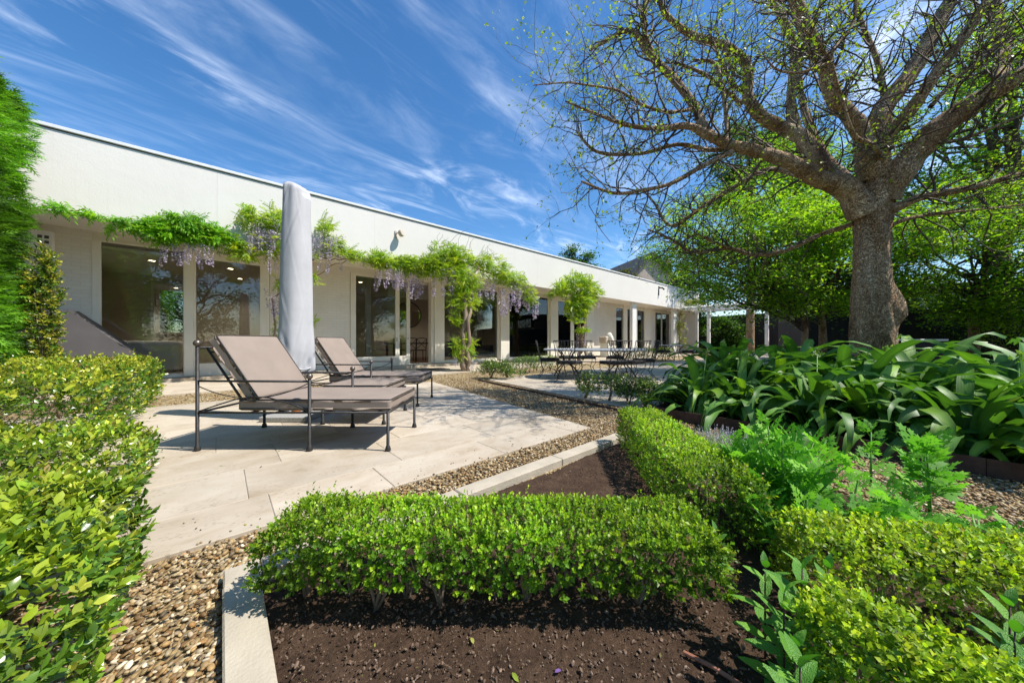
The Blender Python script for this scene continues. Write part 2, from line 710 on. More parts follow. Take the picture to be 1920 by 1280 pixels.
def mat_bark():
    m, t, b = new_mat('plane_bark')
    big = noise_out(t, 3.0, 6, .6, stretch=(1, 1, .35), dist=.8)
    vor = t.nodes.new('ShaderNodeTexVoronoi')
    vor.feature = 'DISTANCE_TO_EDGE'
    tcn = t.nodes.new('ShaderNodeTexCoord')
    mp = t.nodes.new('ShaderNodeMapping')
    mp.inputs['Scale'].default_value = (11, 11, 4.5)
    nz = t.nodes.new('ShaderNodeTexNoise')
    nz.inputs['Scale'].default_value = 5
    nz.inputs['Detail'].default_value = 4
    t.links.new(tcn.outputs['Object'], nz.inputs['Vector'])
    vadd = t.nodes.new('ShaderNodeVectorMath')
    vadd.operation = 'MULTIPLY_ADD'
    vadd.inputs[1].default_value = (.35, .35, .35)
    t.links.new(nz.outputs['Color'], vadd.inputs[0])
    t.links.new(tcn.outputs['Object'], vadd.inputs[2])
    t.links.new(vadd.outputs[0], mp.inputs['Vector'])
    t.links.new(mp.outputs[0], vor.inputs['Vector'])
    crack = t.nodes.new('ShaderNodeMapRange')
    crack.inputs['From Max'].default_value = .11
    t.links.new(vor.outputs['Distance'], crack.inputs['Value'])
    col = ramp(t, big, [(.30, (.24, .135, .07)), (.43, (.45, .30, .175)), (.57, (.60, .45, .30)), (.72, (.76, .64, .49))])
    col = mixcol(t, 1.0, col, ramp(t, crack.outputs[0], [(0, (.36, .30, .26)), (1, (1.05, 1.05, 1.05))]), 'MULTIPLY')
    pv = t.nodes.new('ShaderNodeTexVoronoi')
    t.links.new(mp.outputs[0], pv.inputs['Vector'])
    psep = t.nodes.new('ShaderNodeSeparateXYZ')
    t.links.new(pv.outputs['Color'], psep.inputs[0])
    col = mixcol(t, 1.0, col, ramp(t, psep.outputs[0], [(.1, (.66, .58, .50)), (.45, (.95, .93, .9)), (.75, (1.1, 1.08, 1.05)), (.95, (1.35, 1.3, 1.22))]), 'MULTIPLY')
    t.links.new(col, b.inputs['Base Color'])
    b.inputs['Roughness'].default_value = .85
    b.inputs['Specular IOR Level'].default_value = .25
    h = math_n(t, 'ADD', math_n(t, 'MULTIPLY', crack.outputs[0], .6), math_n(t, 'MULTIPLY', noise_out(t, 22, 6, .65), .9))
    bump(t, b, h, 1.0, .035)
    return m


M['bark'] = mat_bark()
M['twig'] = simple('twig_bark', (.085, .06, .045), .8, var=.3, scale=15)


def mat_soil():
    m, t, b = new_mat('garden_soil')
    f = noise_out(t, 9, 8, .7)
    f2 = noise_out(t, 70, 6, .7)
    col = ramp(t, f, [(.3, (.048, .030, .020)), (.55, (.09, .057, .038)), (.75, (.135, .088, .060))])
    col = mixcol(t, 1.0, col, ramp(t, f2, [(.3, (.55, .52, .5)), (.62, (1.1, 1.08, 1.05)), (.72, (1.8, 1.7, 1.55))]), 'MULTIPLY')
    t.links.new(col, b.inputs['Base Color'])
    b.inputs['Roughness'].default_value = .95
    b.inputs['Specular IOR Level'].default_value = .15
    bump(t, b, math_n(t, 'ADD', f2, math_n(t, 'MULTIPLY', noise_out(t, 220, 4, .7), .5)), 1.0, .012)
    return m


M['soil'] = mat_soil()


def mat_gravelbed():
    m, t, b = new_mat('gravel_bed')
    tcn = t.nodes.new('ShaderNodeTexCoord')
    vor = t.nodes.new('ShaderNodeTexVoronoi')
    vor.inputs['Scale'].default_value = 55
    t.links.new(tcn.outputs['Object'], vor.inputs['Vector'])
    sp = t.nodes.new('ShaderNodeSeparateXYZ')
    t.links.new(vor.outputs['Color'], sp.inputs[0])
    col = ramp(t, sp.outputs[0], [(0, (.13, .085, .04)), (.3, (.27, .18, .075)), (.55, (.36, .26, .12)), (.8, (.46, .36, .20)), (1, (.58, .50, .35))])
    t.links.new(col, b.inputs['Base Color'])
    b.inputs['Roughness'].default_value = .8
    bump(t, b, math_n(t, 'MULTIPLY', vor.outputs['Distance'], -1.0), 1.0, .02)
    return m


M['gravel'] = mat_gravelbed()


def mat_pebble():
    m, t, b = new_mat('pebble')
    at_ = t.nodes.new('ShaderNodeAttribute')
    at_.attribute_name = 'col'
    f = noise_out(t, 60, 5)
    t.links.new(mixcol(t, 1.0, at_.outputs['Color'], ramp(t, f, [(.3, (.75, .74, .72)), (.7, (1.15, 1.13, 1.1))]), 'MULTIPLY'), b.inputs['Base Color'])
    b.inputs['Roughness'].default_value = .55
    b.inputs['Specular IOR Level'].default_value = .35
    return m


M['pebble'] = mat_pebble()
ORD = ['first', 'second', 'third', 'fourth', 'fifth', 'sixth', 'seventh', 'eighth', 'ninth', 'tenth', 'eleventh', 'twelfth', 'thirteenth', 'fourteenth']

# ================================================================== SETTING
g = MB()
g.add([(-400, -400, -.06), (400, -400, -.06), (400, 600, -.06), (-400, 600, -.06)], [(0, 1, 2, 3)])
tag(g.build('ground', M['soil']), kind='structure')


def un_poly(name, pts, z, mat, kind='structure'):
    m = MB()
    m.add([W(u, n, z) for u, n in pts], [tuple(range(len(pts)))])
    o = m.build(name, mat)
    return tag(o, kind=kind)


gravel_o = un_poly('gravel_path', [(-6, -6), (30, -6), (30, 9), (-6, 9)], -.022, M['gravel'])

# ---- travertine terraces, tile by tile
ter_dir = 0.13


def slab_mesh(pts, z0, z1, c=.004):
    """prism over 4 ground points (local), edges chamfered at the top"""
    cx = sum(p[0] for p in pts) / 4
    cy = sum(p[1] for p in pts) / 4
    m = MB()
    lo = [(p[0], p[1], z0) for p in pts]
    mid = [(p[0], p[1], z1 - c) for p in pts]
    top = [(p[0] - c * (1 if p[0] > cx else -1), p[1] - c * (1 if p[1] > cy else -1), z1) for p in pts]
    fs = []
    for k in range(4):
        j = (k + 1) % 4
        fs += [(k, j, 4 + j, 4 + k), (4 + k, 4 + j, 8 + j, 8 + k)]
    fs.append((8, 9, 10, 11))
    m.add(lo + mid + top, fs)
    return m


def terrace(name, n0, n1, ul, ur, row_h, tile_l, z=0.0, first=None):
    e = empty(name, W(0, 0, 0), ROT_H)
    tag(e, kind='structure')
    n = n0
    r = 0
    gap = .0013
    while n < n1 - .05:
        h = row_h if not (r == 0 and first) else first
        h = min(h, n1 - n)
        a0, a1 = ul(n), ul(n + h)
        b0, b1 = ur(n), ur(n + h)
        u = min(a0, a1)
        x = u + tile_l * (0.35 + .65 * ((r * 0.37 + .21) % 1.0))
        cuts = [None]
        while x < min(b0, b1) - .25:
            cuts.append(x)
            x += tile_l * (1.0 if rng.random() < .75 else .66)
        cuts.append(None)
        for k in range(len(cuts) - 1):
            L0 = (a0, a1) if cuts[k] is None else (cuts[k], cuts[k])
            R0 = (b0, b1) if cuts[k + 1] is None else (cuts[k + 1], cuts[k + 1])
            pts = [(L0[0] + gap, n + gap), (R0[0] - gap, n + gap), (R0[1] - gap, n + h - gap), (L0[1] + gap, n + h - gap)]
            cx = sum(p[0] for p in pts) / 4
            cy = sum(p[1] for p in pts) / 4
            dz = z + rng.uniform(-.0012, .0012)
            me = slab_mesh([(p[0] - cx, p[1] - cy) for p in pts], -.045, 0).mesh('tile', M['travertine'])
            obj('tile', me, e, (cx, cy, dz))
        n += h
        r += 1
    m = MB()
    m.add([(ul(n0) + .01, n0 + .01, z - .006), (ur(n0) - .01, n0 + .01, z - .006), (ur(n1) - .01, n1 - .01, z - .006), (ul(n1) + .01, n1 - .01, z - .006)], [(0, 1, 2, 3)])
    m.build('grout', M['soil_wall'], e)
    return e


terrace('sunny_terrace', 2.1, 6.9, lambda n: -5.0, lambda n: 2.74 + ter_dir * n, .6, .95, first=.42)
terrace('dining_terrace', 1.95, 6.35, lambda n: 4.0 + ter_dir * n, lambda n: 25.0, .62, 1.1)
terrace('house_path', 8.25, 10.62, lambda n: -5.5, lambda n: 25.0, .79, 1.0, z=.012)

# threshold step along the glazing
e = empty('threshold_step', W(0, 0, 0), ROT_H)
tag(e, kind='structure')
for k in range(14):
    u0 = -4 + k * 2.2
    MB().cbox(u0 + .003, u0 + 2.197, 10.62, 11.02, -.02, .085, .008).build('slab', M['travertine'], e)

# ---- planting bed: stone kerb and soil
e = empty('bed_kerb', W(0, 0, 0), ROT_H)
tag(e, kind='structure')
kz = .032
u = .0
for k, ln in enumerate((.12, .95, .9, .97)):
    MB().cbox(u + .002, u + ln - .002, 1.63, 1.745, -.06, kz + rng.uniform(-.003, .003), .006).build('kerb_stone', M['kerb'], e)
    u += ln
n = 1.628
for k, ln in enumerate((.9, .9, .9)):
    MB().cbox(.0, .112, n - ln + .002, n - .002, -.06, kz + rng.uniform(-.002, .002), .006).build('kerb_stone', M['kerb'], e)
    n -= ln


def vnoise(x, y, seed=0):
    r = np.random.default_rng(seed)
    out = np.zeros_like(x)
    for k in range(26):
        fr = 4 * 1.19 ** k
        a = r.uniform(0, 2 * pi)
        out += np.sin(fr * (x * np.cos(a) + y * np.sin(a)) + r.uniform(0, 6.3)) / (1.19 ** k) ** .8
    return out


def soil_patch(name, u0, u1, n0, n1, step, amp, z0, seed, parent=None):
    us = np.arange(u0, u1 + step / 2, step)
    ns = np.arange(n0, n1 + step / 2, step)
    Ug, Ng = np.meshgrid(us, ns)
    z = z0 + amp * vnoise(Ug, Ng, seed) * .25 + rng.normal(0, amp * .22, Ug.shape)
    edge = np.minimum(np.minimum(Ug - u0, u1 - Ug), np.minimum(Ng - n0, n1 - Ng))
    z -= .02 * np.exp(-edge / .04)
    X = Ug * CU - Ng * SU
    Y = Ug * SU + Ng * CU
    V = np.stack([X, Y, z], -1).reshape(-1, 3)
    h, w = Ug.shape
    i = np.arange(h * w).reshape(h, w)
    q = np.stack([i[:-1, :-1], i[:-1, 1:], i[1:, 1:], i[1:, :-1]], -1).reshape(-1, 4)
    o = bpy.data.objects.new(name, np_mesh(name, V, [q], M['soil']))
    link(o, parent)
    return tag(o, kind='structure')


soil_patch('soil_bed', .112, 2.93, -.9, 1.63, .011, .011, .0, 3)
soil_patch('border_soil', 4.05, 12, -5, 1.9, .06, .03, .0, 5)

# clods and crumbs lying on the soil
PEB = None


def cubesphere():
    bm = bmesh.new()
    bmesh.ops.create_cube(bm, size=2)
    bmesh.ops.subdivide_edges(bm, edges=bm.edges[:], cuts=1, use_grid_fill=True)
    vs = [tuple(v.co.normalized()) for v in bm.verts]
    bm.verts.index_update()
    fs = [tuple(v.index for v in f.verts) for f in bm.faces]
    bm.free()
    return vs, fs


def icosa():
    bm = bmesh.new()
    bmesh.ops.create_icosphere(bm, subdivisions=1, radius=1)
    vs = [tuple(v.co) for v in bm.verts]
    bm.verts.index_update()
    fs = [tuple(v.index for v in f.verts) for f in bm.faces]
    bm.free()
    return vs, fs


CS = cubesphere()
ICO = icosa()


def rand_rot(n, tilt=.4):
    a = rng.uniform(0, 2 * pi, n)
    fwd = np.stack([np.cos(a), np.sin(a), rng.normal(0, tilt, n)], -1)
    nr = np.stack([rng.normal(0, tilt, n), rng.normal(0, tilt, n), np.ones(n)], -1)
    return frames(fwd, nr)


def un_pts(u, n, z):
    return np.stack([u * CU - n * SU, u * SU + n * CU, z], -1)


nc = 4200
nf = 3000
xs_, ys_ = rng.uniform(-.8, .85, nf), rng.uniform(.8, 1.2, nf)
uu = np.concatenate([rng.uniform(.14, 2.9, nc - nf), xs_ * CU + ys_ * SU])
nn = np.concatenate([rng.uniform(-.7, 1.6, nc - nf), -xs_ * SU + ys_ * CU])
ok = (uu > .13) & (nn < 1.6)
uu, nn = uu[ok], nn[ok]
nc = len(uu)
sz = .0014 + .0042 * rng.random(nc) ** 3.5
pos = un_pts(uu, nn, rng.uniform(.002, .01, nc))
colr = pal(nc, [(.12, .078, .054), (.145, .096, .067), (.18, .125, .09), (.28, .21, .155)], [.4, .4, .17, .03], .15)
V, P, C = scatter(ICO[0], ICO[1], pos, rand_rot(nc, .8), np.stack([sz * rng.uniform(.8, 2.2, nc), sz * rng.uniform(.7, 1.5, nc), sz * rng.uniform(.4, .9, nc)], -1), colr)
o = link(bpy.data.objects.new('soil_crumbs', np_mesh('soil_crumbs', V, P, M['pebble'], C, smooth=False)))
tag(o, 'brown soil crumbs and small stones scattered over the planting bed', 'soil crumbs', kind='stuff')

# bark chips and dry litter in the same bed  (flakes)
nk = 900
xs_, ys_ = rng.uniform(-.8, .9, nk), rng.uniform(.8, 1.9, nk)
uu, nn = xs_ * CU + ys_ * SU, -xs_ * SU + ys_ * CU
ok = (uu > .13) & (nn < 1.6) & (uu < 2.9)
uu, nn = uu[ok], nn[ok]
nk = len(uu)
V, P, C = scatter(RHOMB[0], RHOMB[1], un_pts(uu, nn, rng.uniform(.006, .016, nk)), rand_rot(nk, .35), rng.uniform(.005, .017, nk) , pal(nk, [(.10, .065, .042), (.16, .11, .07), (.07, .045, .03), (.26, .19, .12), (.2, .2, .06)], [.35, .3, .2, .11, .04]))
o = link(bpy.data.objects.new('leaf_litter', np_mesh('leaf_litter', V, P, M['petal'], C)))
tag(o, 'dry bark chips and leaf litter lying on the soil bed', 'litter', kind='stuff')

# ---- pebbles
PEBCOL = [(.16, .09, .036), (.27, .17, .07), (.35, .25, .12), (.43, .34, .20), (.58, .51, .38), (.13, .10, .065), (.30, .23, .145), (.34, .18, .055)]
PEBW = [.17, .2, .18, .15, .09, .08, .08, .05]


def pebbles(name, label, regs, smin, smax, tmpl, z=(-.02, -.004)):
    parts = []
    for (fn, area, dens) in regs:
        n = int(area * dens)
        u, nn = fn(n)
        x = un_pts(u, nn, rng.uniform(z[0], z[1], len(u)))
        s = smin + (smax - smin) * rng.random(len(u)) ** 1.6
        sc = np.stack([s * rng.uniform(.6, .85, len(u)), s * rng.uniform(.9, 1.25, len(u)), s * rng.uniform(.36, .6, len(u))], -1)
        parts.append(scatter(tmpl[0], tmpl[1], x, rand_rot(len(u), .3), sc, pal(len(u), PEBCOL, PEBW, .2)))
    V, P, C = join_sc(parts)
    o = link(bpy.data.objects.new(name, np_mesh(name, V, P, M['pebble'], C)))
    return tag(o, label, 'gravel', kind='stuff')


def box_s(u0, u1, n0, n1):
    return lambda n: (rng.uniform(u0, u1, n), rng.uniform(n0, n1, n))


def slant_s(ul, ur, n0, n1):
    def f(n):
        nn = rng.uniform(n0, n1, n)
        t = rng.random(n)
        return ul(nn) * (1 - t) + ur(nn) * t, nn
    return f


pebbles('near_gravel', 'brown and tan river pebbles between the clipped hedge and stone kerb',
        [(box_s(-.75, -.004, .25, 2.09), 1.4, 3400)], .007, .0138, CS)
pebbles('gravel', 'tan river pebbles of the path between the two paved terraces',
        [(box_s(-.01, 1.5, 1.75, 2.095), .52, 3300), (box_s(1.5, 2.99, 1.75, 2.095), .5, 2500),
         (slant_s(lambda n: 2.75 + .13 * n, lambda n: 3.98 + .13 * n, 2.1, 4.6), 3.1, 1500),
         (slant_s(lambda n: 2.75 + .13 * n, lambda n: 4.0 + .13 * n, 4.6, 7.0), 3.0, 700),
         (box_s(2.95, 4.04, .2, 2.1), 2.05, 2200), (box_s(2.95, 4.04, -1.6, .2), 1.95, 2300),
         (box_s(-1.6, 6.5, 6.92, 8.24), 10.5, 250)], .0085, .0165, ICO)

# stray pebbles and dropped leaves on the paving
ns_ = 85
us_ = np.concatenate([rng.uniform(-.2, 3.0, 60), 2.95 + rng.uniform(-.2, 0, 25)])
nn_ = np.concatenate([2.1 + rng.random(60) ** 3 * .3, rng.uniform(2.1, 5, 25)])
V, P, C = scatter(ICO[0], ICO[1], un_pts(us_, nn_, np.full(ns_, .003)), rand_rot(ns_, .3), np.stack([rng.uniform(.003, .008, ns_)] * 2 + [np.full(ns_, .003)], -1), pal(ns_, PEBCOL, PEBW, .2))
nf_ = 60
us_, nn_ = rng.uniform(-.4, 3.2, nf_), rng.uniform(2.15, 6.8, nf_)
V2, P2, C2 = scatter(RHOMB[0], RHOMB[1], un_pts(us_, nn_, np.full(nf_, .004)), rand_rot(nf_, .12), rng.uniform(.012, .03, nf_), pal(nf_, [(.25, .30, .05), (.35, .30, .08), (.22, .14, .07), (.38, .30, .45)]))
V, P, C = join_sc([(V, P, C), (V2, P2, C2)])
o = link(bpy.data.objects.new('leaf_litter', np_mesh('leaf_litter', V, P, M['petal'], C)))
tag(o, 'stray pebbles and small fallen leaves scattered on the sunny terrace', 'litter', kind='stuff')

# ---- rusty steel edging of the border
e = empty('steel_edging', W(4.05, 0, 0), ROT_H)
tag(e, 'low rusty brown steel strip edging the strap-leaf border', 'edging')
m_ = MB()
n = 1.9
while n > -4:
    MB().cbox(-.004, .004, n - 1.2, n - .003, -.05, .115, .0015).build('strip', M['corten'], e)
    n -= 1.2
u = 0
while u < 6:
    MB().cbox(u + .003, u + 1.2, 1.904, 1.912, -.05, .112, .0015).build('strip', M['corten'], e)
    u += 1.2
e = empty('steel_edging', W(4.3, 4.0, 0), ROT_H)
tag(e, 'thin rusty steel strip along the dining terrace and gravel path', 'edging')
MB().add([(-.32 , -2.0, -.03), (.3, 2.4, -.03), (.3, 2.4, .02), (-.32, -2.0, .02),
          (-.312, -2.0, -.03), (.308, 2.4, -.03), (.308, 2.4, .02), (-.312, -2.0, .02)],
         [(0, 1, 2, 3), (7, 6, 5, 4), (3, 2, 6, 7), (0, 3, 7, 4), (1, 5, 6, 2)]).build('strip', M['corten'], e)

# ================================================================== HOUSE
WN = 11.0      # wall plane
FN = 9.6       # fascia plane
ZS = 3.22      # soffit
ZT = 4.72
HB = (8.0, 11.0)
house = empty('house', W(HB[0], HB[1], 0), ROT_H)
tag(house, 'long low white modern house with deep flat fascia and full height glazing', 'house')


def hb(name, mat, u0, u1, n0, n1, z0, z1, parent=house, c=0.0, off=HB):
    m = MB()
    a = (u0 - off[0], u1 - off[0], n0 - off[1], n1 - off[1], z0, z1)
    if c:
        m.cbox(*a, c)
    else:
        m.box(*a)
    return m.build(name, mat, parent)


def uw(px):
    return u_at(px, WN)


UL, UR = -9.0, 28.6
# fascia panels
jl = u_at(407, FN)
us = [UL] + [jl + 3.35 * k for k in range(-2, 9) if UL + .5 < jl + 3.35 * k < UR - .5] + [UR]
for a, b in zip(us[:-1], us[1:]):
    hb('fascia_panel', M['render'], a + .0008, b - .0008, FN, FN + .12, ZS, ZT - .085)
hb('gap_shade', M['dark_gap'], UL, UR, FN + .004, FN + .12, ZT - .084, ZT - .062)  # dark strip standing in for shade in the gap under the coping
hb('coping', M['coping'], UL, UR, FN - .035, FN + .3, ZT - .06, ZT, c=.006)
hb('fascia_backing', M['render'], UL, UR, FN + .122, FN + .2, ZS + .01, ZT - .09)
hb('soffit', M['trim'], UL, UR, FN + .2, WN + .25, ZS + .03, ZS + .06)
hb('roof', M['coping'], UL, UR, FN + .2, 17.0, 4.35, 4.55)
# walls between the openings
wall_segs = [(UL, uw(172)), (uw(506), uw(656)), (uw(1111), uw(1154)), (uw(1218), uw(1228)), (uw(1256), UR)]
for a, b in wall_segs:
    hb('wall', M['brick'], a, b, WN, WN + .25, .0, ZS + .028)
for a, b in ((uw(172), uw(506)), (uw(656), uw(1111)), (uw(1154), uw(1218)), (uw(1228), uw(1256))):
    hb('lintel', M['trim'], a, b, WN + .02, WN + .25, 3.10, ZS + .028)
    hb('sill', M['trim'], a, b, WN - .02, WN + .25, .085, .115, c=.004)


def glazing(name, p0, p1, z0, z1, fl, fr, fb, ft, depth=.07, nn=WN + .06, lock=None):
    """frame with its pane; p0,p1 outer pixel columns, fl.. frame widths in metres"""
    u0, u1 = uw(p0), uw(p1)
    m = MB()
    o = HB
    y0, y1 = nn - depth - o[1], nn - o[1]
    m.box(u0 - o[0], u0 + fl - o[0], y0, y1, z0, z1)
    m.box(u1 - fr - o[0], u1 - o[0], y0, y1, z0, z1)
    m.box(u0 + fl - o[0], u1 - fr - o[0], y0 + .003, y1 - .002, z0, z0 + fb)
    m.box(u0 + fl - o[0], u1 - fr - o[0], y0 + .003, y1 - .002, z1 - ft, z1)
    w = m.build(name, M['trim'], house)
    hb('pane', M['glass'], u0 + fl, u1 - fr, nn - depth * .5 - .003, nn - depth * .5 + .003, z0 + fb, z1 - ft, parent=w)
    if lock:
        for zz in lock[1]:
            k = MB().lathe([(.018, 0), (.02, .012), (.012, .03), (.001, .032)], 12)
            k.v = [(uw(lock[0]) - o[0] + x, y0 - z, zz + y) for x, y, z in k.v]
            k.build('lock', M['knob'], w, smooth=True)
    return w


def post(p0, p1, n0, n1, z0=.1, z1=ZS + .03, name='post', mat=None, ref=WN):
    return hb(name, mat or M['trim'], u_at(p0, ref), u_at(p1, ref), n0, n1, z0, z1, c=.006)


glazing('window', 172.5, 350, .115, 3.10, .12, .06, .05, .05)
post(345, 363, WN - .1, WN + .2)
glazing('door', 362, 505, .115, 3.10, .05, .2, .27, .16, lock=(494, (1.05,)))
glazing('door', 657, 749, .115, 3.10, .16, .14, .3, .1, lock=(744, (1.02, .95)))
glazing('sliding_door', 747, 771, .115, 3.10, .04, .13, .3, .1, nn=WN + .16, lock=(767, (1.02,)))
hb('door_jamb', M['trim'], uw(808), uw(813), WN - .03, WN + .2, .116, 3.1)
post(813, 831, WN - .1, WN + .2)
glazing('window', 831, 936, .115, 3.10, .04, .1, .08, .05)
post(935, 951, WN - .16, WN + .2)
glazing('window', 950, 1030, .115, 3.10, .06, .12, .08, .05)
post(1030, 1044, WN - .1, WN + .2)
glazing('door', 1043, 1075, .115, 3.10, .08, .22, .3, .12, lock=(1042, (1.0,)))
glazing('window', 1075, 1099, .115, 3.10, .05, .08, .2, .1)
post(1098, 1111, WN - .1, WN + .2)
glazing('window', 1154, 1170, .115, 3.10, .06, .12, .1, .1)
post(1168.5, 1175, WN - .06, WN + .2)
glazing('window', 1174, 1186, .115, 3.10, .06, .1, .1, .1)
post(1185.5, 1194, WN - .06, WN + .2)
glazing('window', 1193, 1209, .115, 3.10, .06, .1, .1, .1)
post(1208, 1218, WN - .06, WN + .2)
glazing('window', 1228, 1241, .115, 3.10, .06, .1, .1, .1)
glazing('window', 1240.5, 1256, .115, 3.10, .1, .1, .1, .1)
hb('column', M['white'], u_at(1184.5, 9.85), u_at(1192.5, 9.85), 9.8, 9.98, .0, ZS + .03, c=.01)
hb('column', M['white'], u_at(1262, 9.85), u_at(1268, 9.85), 9.8, 9.98, .0, ZS + .03, c=.01)

# interior shell
ROOMW = 15.5
hb('interior_floor', M['wood_floor'], UL, UR, WN + .25, ROOMW, .05, .1)
hb('interior_ceiling', M['int_ceiling'], UL, UR, WN + .25, ROOMW, 3.02, 3.1)
hb('interior_wall', M['int_wall'], UL, UR, ROOMW, ROOMW + .2, .0, 3.6)
hb('end_wall', M['render'], UL - .2, UL, FN + .2, 17, 0, ZT - .1)
hb('end_wall', M['render'], UR, UR + .2, FN + .2, 17, 0, ZT - .1)
for a in (-3.9, uw(585), 9.9 + uw(1130) - uw(1100), uw(1225)):
    hb('partition', M['int_wall'], a, a + .15, WN + .26, ROOMW - .002, .1, 3.019)
hb('interior_pier', M['int_ceiling'], u_at(685, 11.7), u_at(694, 11.7), 11.6, 11.75, .101, 3.018)
hb('interior_beam', M['int_ceiling'], uw(760), uw(1110), 12.6, 12.8, 2.65, 3.018)

# wall vent and fascia lamp
e = empty('wall_heater', W(uw(78), WN, 2.75), ROT_H)
tag(e, 'white boxed vent unit high on the wall beside the conifer hedge', 'vent')
MB().cbox(-.22, .16, -.12, 0, -.02, .36, .012).build('casing', M['white'], e)
for x in (-.02, .06):
    for z in (.1, .2):
        MB().box(x, x + .055, -.124, -.119, z, z + .06).build('vent_slot', M['dark_gap'], e)
p = at_n(742, 440, FN)
uu_, _ = UNof(p.x, p.y)
e = empty('wall_lamp', W(uu_, FN, p.z), ROT_H)
tag(e, 'small round floodlight on a bracket on the white fascia', 'wall lamp')
MB().cbox(-.035, .035, -.025, 0, -.11, .11, .006).build('bracket', M['oven_beige'], e)
MB().tube([(0, -.02, .03), (.02, -.09, .03), (.05, -.13, .02)], .02, 8).build('arm', M['oven_beige'], e, smooth=True)
b_ = MB()
b_.lathe([(.03, -.07), (.085, -.05), (.105, 0), (.1, .05), (.085, .062), (.01, .06)], 18)
h_ = b_.build('lamp_head', M['oven_beige'], e, smooth=True, auto=40)
h_.location = (.09, -.17, .02)
h_.rotation_euler = (math.radians(75), 0, math.radians(35))
p = at_n(1235, 545, FN)
uu_, _ = UNof(p.x, p.y)
e = empty('wall_lamp', W(uu_, FN, p.z), ROT_H)
tag(e, 'small dark spotlight on the fascia close to the pergola', 'wall lamp')
MB().cbox(-.04, .04, -.03, 0, -.3, .3, .006).build('bracket', M['dark_gap'], e)
MB().tube([(0, -.03, .2), (.1, -.2, .18), (.16, -.3, .05)], .05, 8).build('lamp_head', M['dark_gap'], e, smooth=True)

# ---- furniture seen through the glass
e = empty('bed', W(-1.8, 12.3, .1), ROT_H)
tag(e, 'bed with pale grey cover behind the big bedroom window', 'bed')


def soft_box(x0, x1, y0, y1, z0, z1, r, seg=3, puff=0.0, amp=0.0, seed=1, sub=0):
    bm = bmesh.new()
    bmesh.ops.create_cube(bm, size=1)
    for v in bm.verts:
        v.co = Vector(((x0 + x1) / 2 + v.co.x * (x1 - x0), (y0 + y1) / 2 + v.co.y * (y1 - y0), (z0 + z1) / 2 + v.co.z * (z1 - z0)))
    if sub:
        bmesh.ops.subdivide_edges(bm, edges=bm.edges[:], cuts=sub, use_grid_fill=True)
    ed = [q for q in bm.edges if len(q.link_faces) == 2 and q.link_faces[0].normal.dot(q.link_faces[1].normal) < .5]
    for f in bm.faces:
        f.normal_update()
    ed = [q for q in bm.edges if len(q.link_faces) == 2 and q.link_faces[0].normal.dot(q.link_faces[1].normal) < .5]
    bmesh.ops.bevel(bm, geom=ed, offset=r, segments=seg, profile=.5, affect='EDGES')
    rr = np.random.default_rng(seed)
    cx, cy, cz = (x0 + x1) / 2, (y0 + y1) / 2, (z0 + z1) / 2
    k = rr.uniform(0, 6.3, 6)
    for v in bm.verts:
        a = 1 - min(1, abs(v.co.x - cx) / ((x1 - x0) / 2)) ** 2
        b = 1 - min(1, abs(v.co.y - cy) / ((y1 - y0) / 2)) ** 2
        s = 1 if v.co.z > cz else -.3
        v.co.z += s * puff * (a * b) ** .5
        w = amp * (math.sin(v.co.x * 23 + k[0]) * math.sin(v.co.y * 19 + k[1]) + .6 * math.sin(v.co.x * 51 + k[2] + v.co.z * 40))
        v.co.y += w
        v.co.z += w * .4
    bm.verts.index_update()
    m = MB()
    m.add([v.co[:] for v in bm.verts], [[v.index for v in f.verts] for f in bm.faces])
    bm.free()
    return m


soft_box(-1.1, 1.05, -.95, .95, .12, .82, .08, puff=.03, amp=.006, sub=6).build('mattress', M['bed_cloth'], e, smooth=True)
MB().cbox(-1.14, 1.0, -.9, .9, .0, .12, .01).build('bed_base', M['grey_cover'], e)
MB().cbox(-1.28, -1.15, -1.0, 1.0, .0, 1.3, .03).build('headboard', M['int_dark'], e)
for k, (y, mt) in enumerate(((-.5, 'bed_cloth'), (.45, 'bed_cloth'), (-.4, 'pillow_dark'), (.4, 'pillow_dark'))):
    pz = soft_box(-.09, .09, -.4, .4, -.22, .22, .07, puff=.02, amp=.006, sub=3, seed=k).build('pillow', M[mt], e, smooth=True)
    pz.location = (-.92 + (.28 if k > 1 else 0), y, 1.02)
    pz.rotation_euler = (0, math.radians(28), 0)

e = empty('wall_mirror', W(-1.2, ROOMW - .04, 1.15), ROT_H)
tag(e, 'tall mirror inside the bedroom showing bright green hedge', 'mirror')
MB().box(-.44, .5, -.02, .0, .06, 1.6).build('mirror_glass', M['mirror'], e)
fm = MB()
fm.box(-.5, -.44, -.05, .03, 0, 1.66)
fm.box(.5, .56, -.05, .03, 0, 1.66)
fm.box(-.44, .5, -.05, .03, 0, .06)
fm.box(-.44, .5, -.05, .03, 1.6, 1.66)
fm.build('mirror_frame', M['int_ceiling'], e)

p = at_n(767, 590, ROOMW - .04)
ur_, _ = UNof(p.x, p.y)
e = empty('round_mirror', W(ur_, ROOMW - .03, p.z), ROT_H)
tag(e, 'round mirror on the dining room wall seen through the open door', 'mirror')
d = MB()
ring = [(.62 * math.cos(2 * pi * k / 40), -.01, .62 * math.sin(2 * pi * k / 40)) for k in range(40)]
d.add(ring, [tuple(range(40))])
d.build('mirror_glass', M['mirror'], e)
MB().tube(ring, .025, 6, closed=True).build('mirror_frame', M['int_dark'], e, smooth=True)


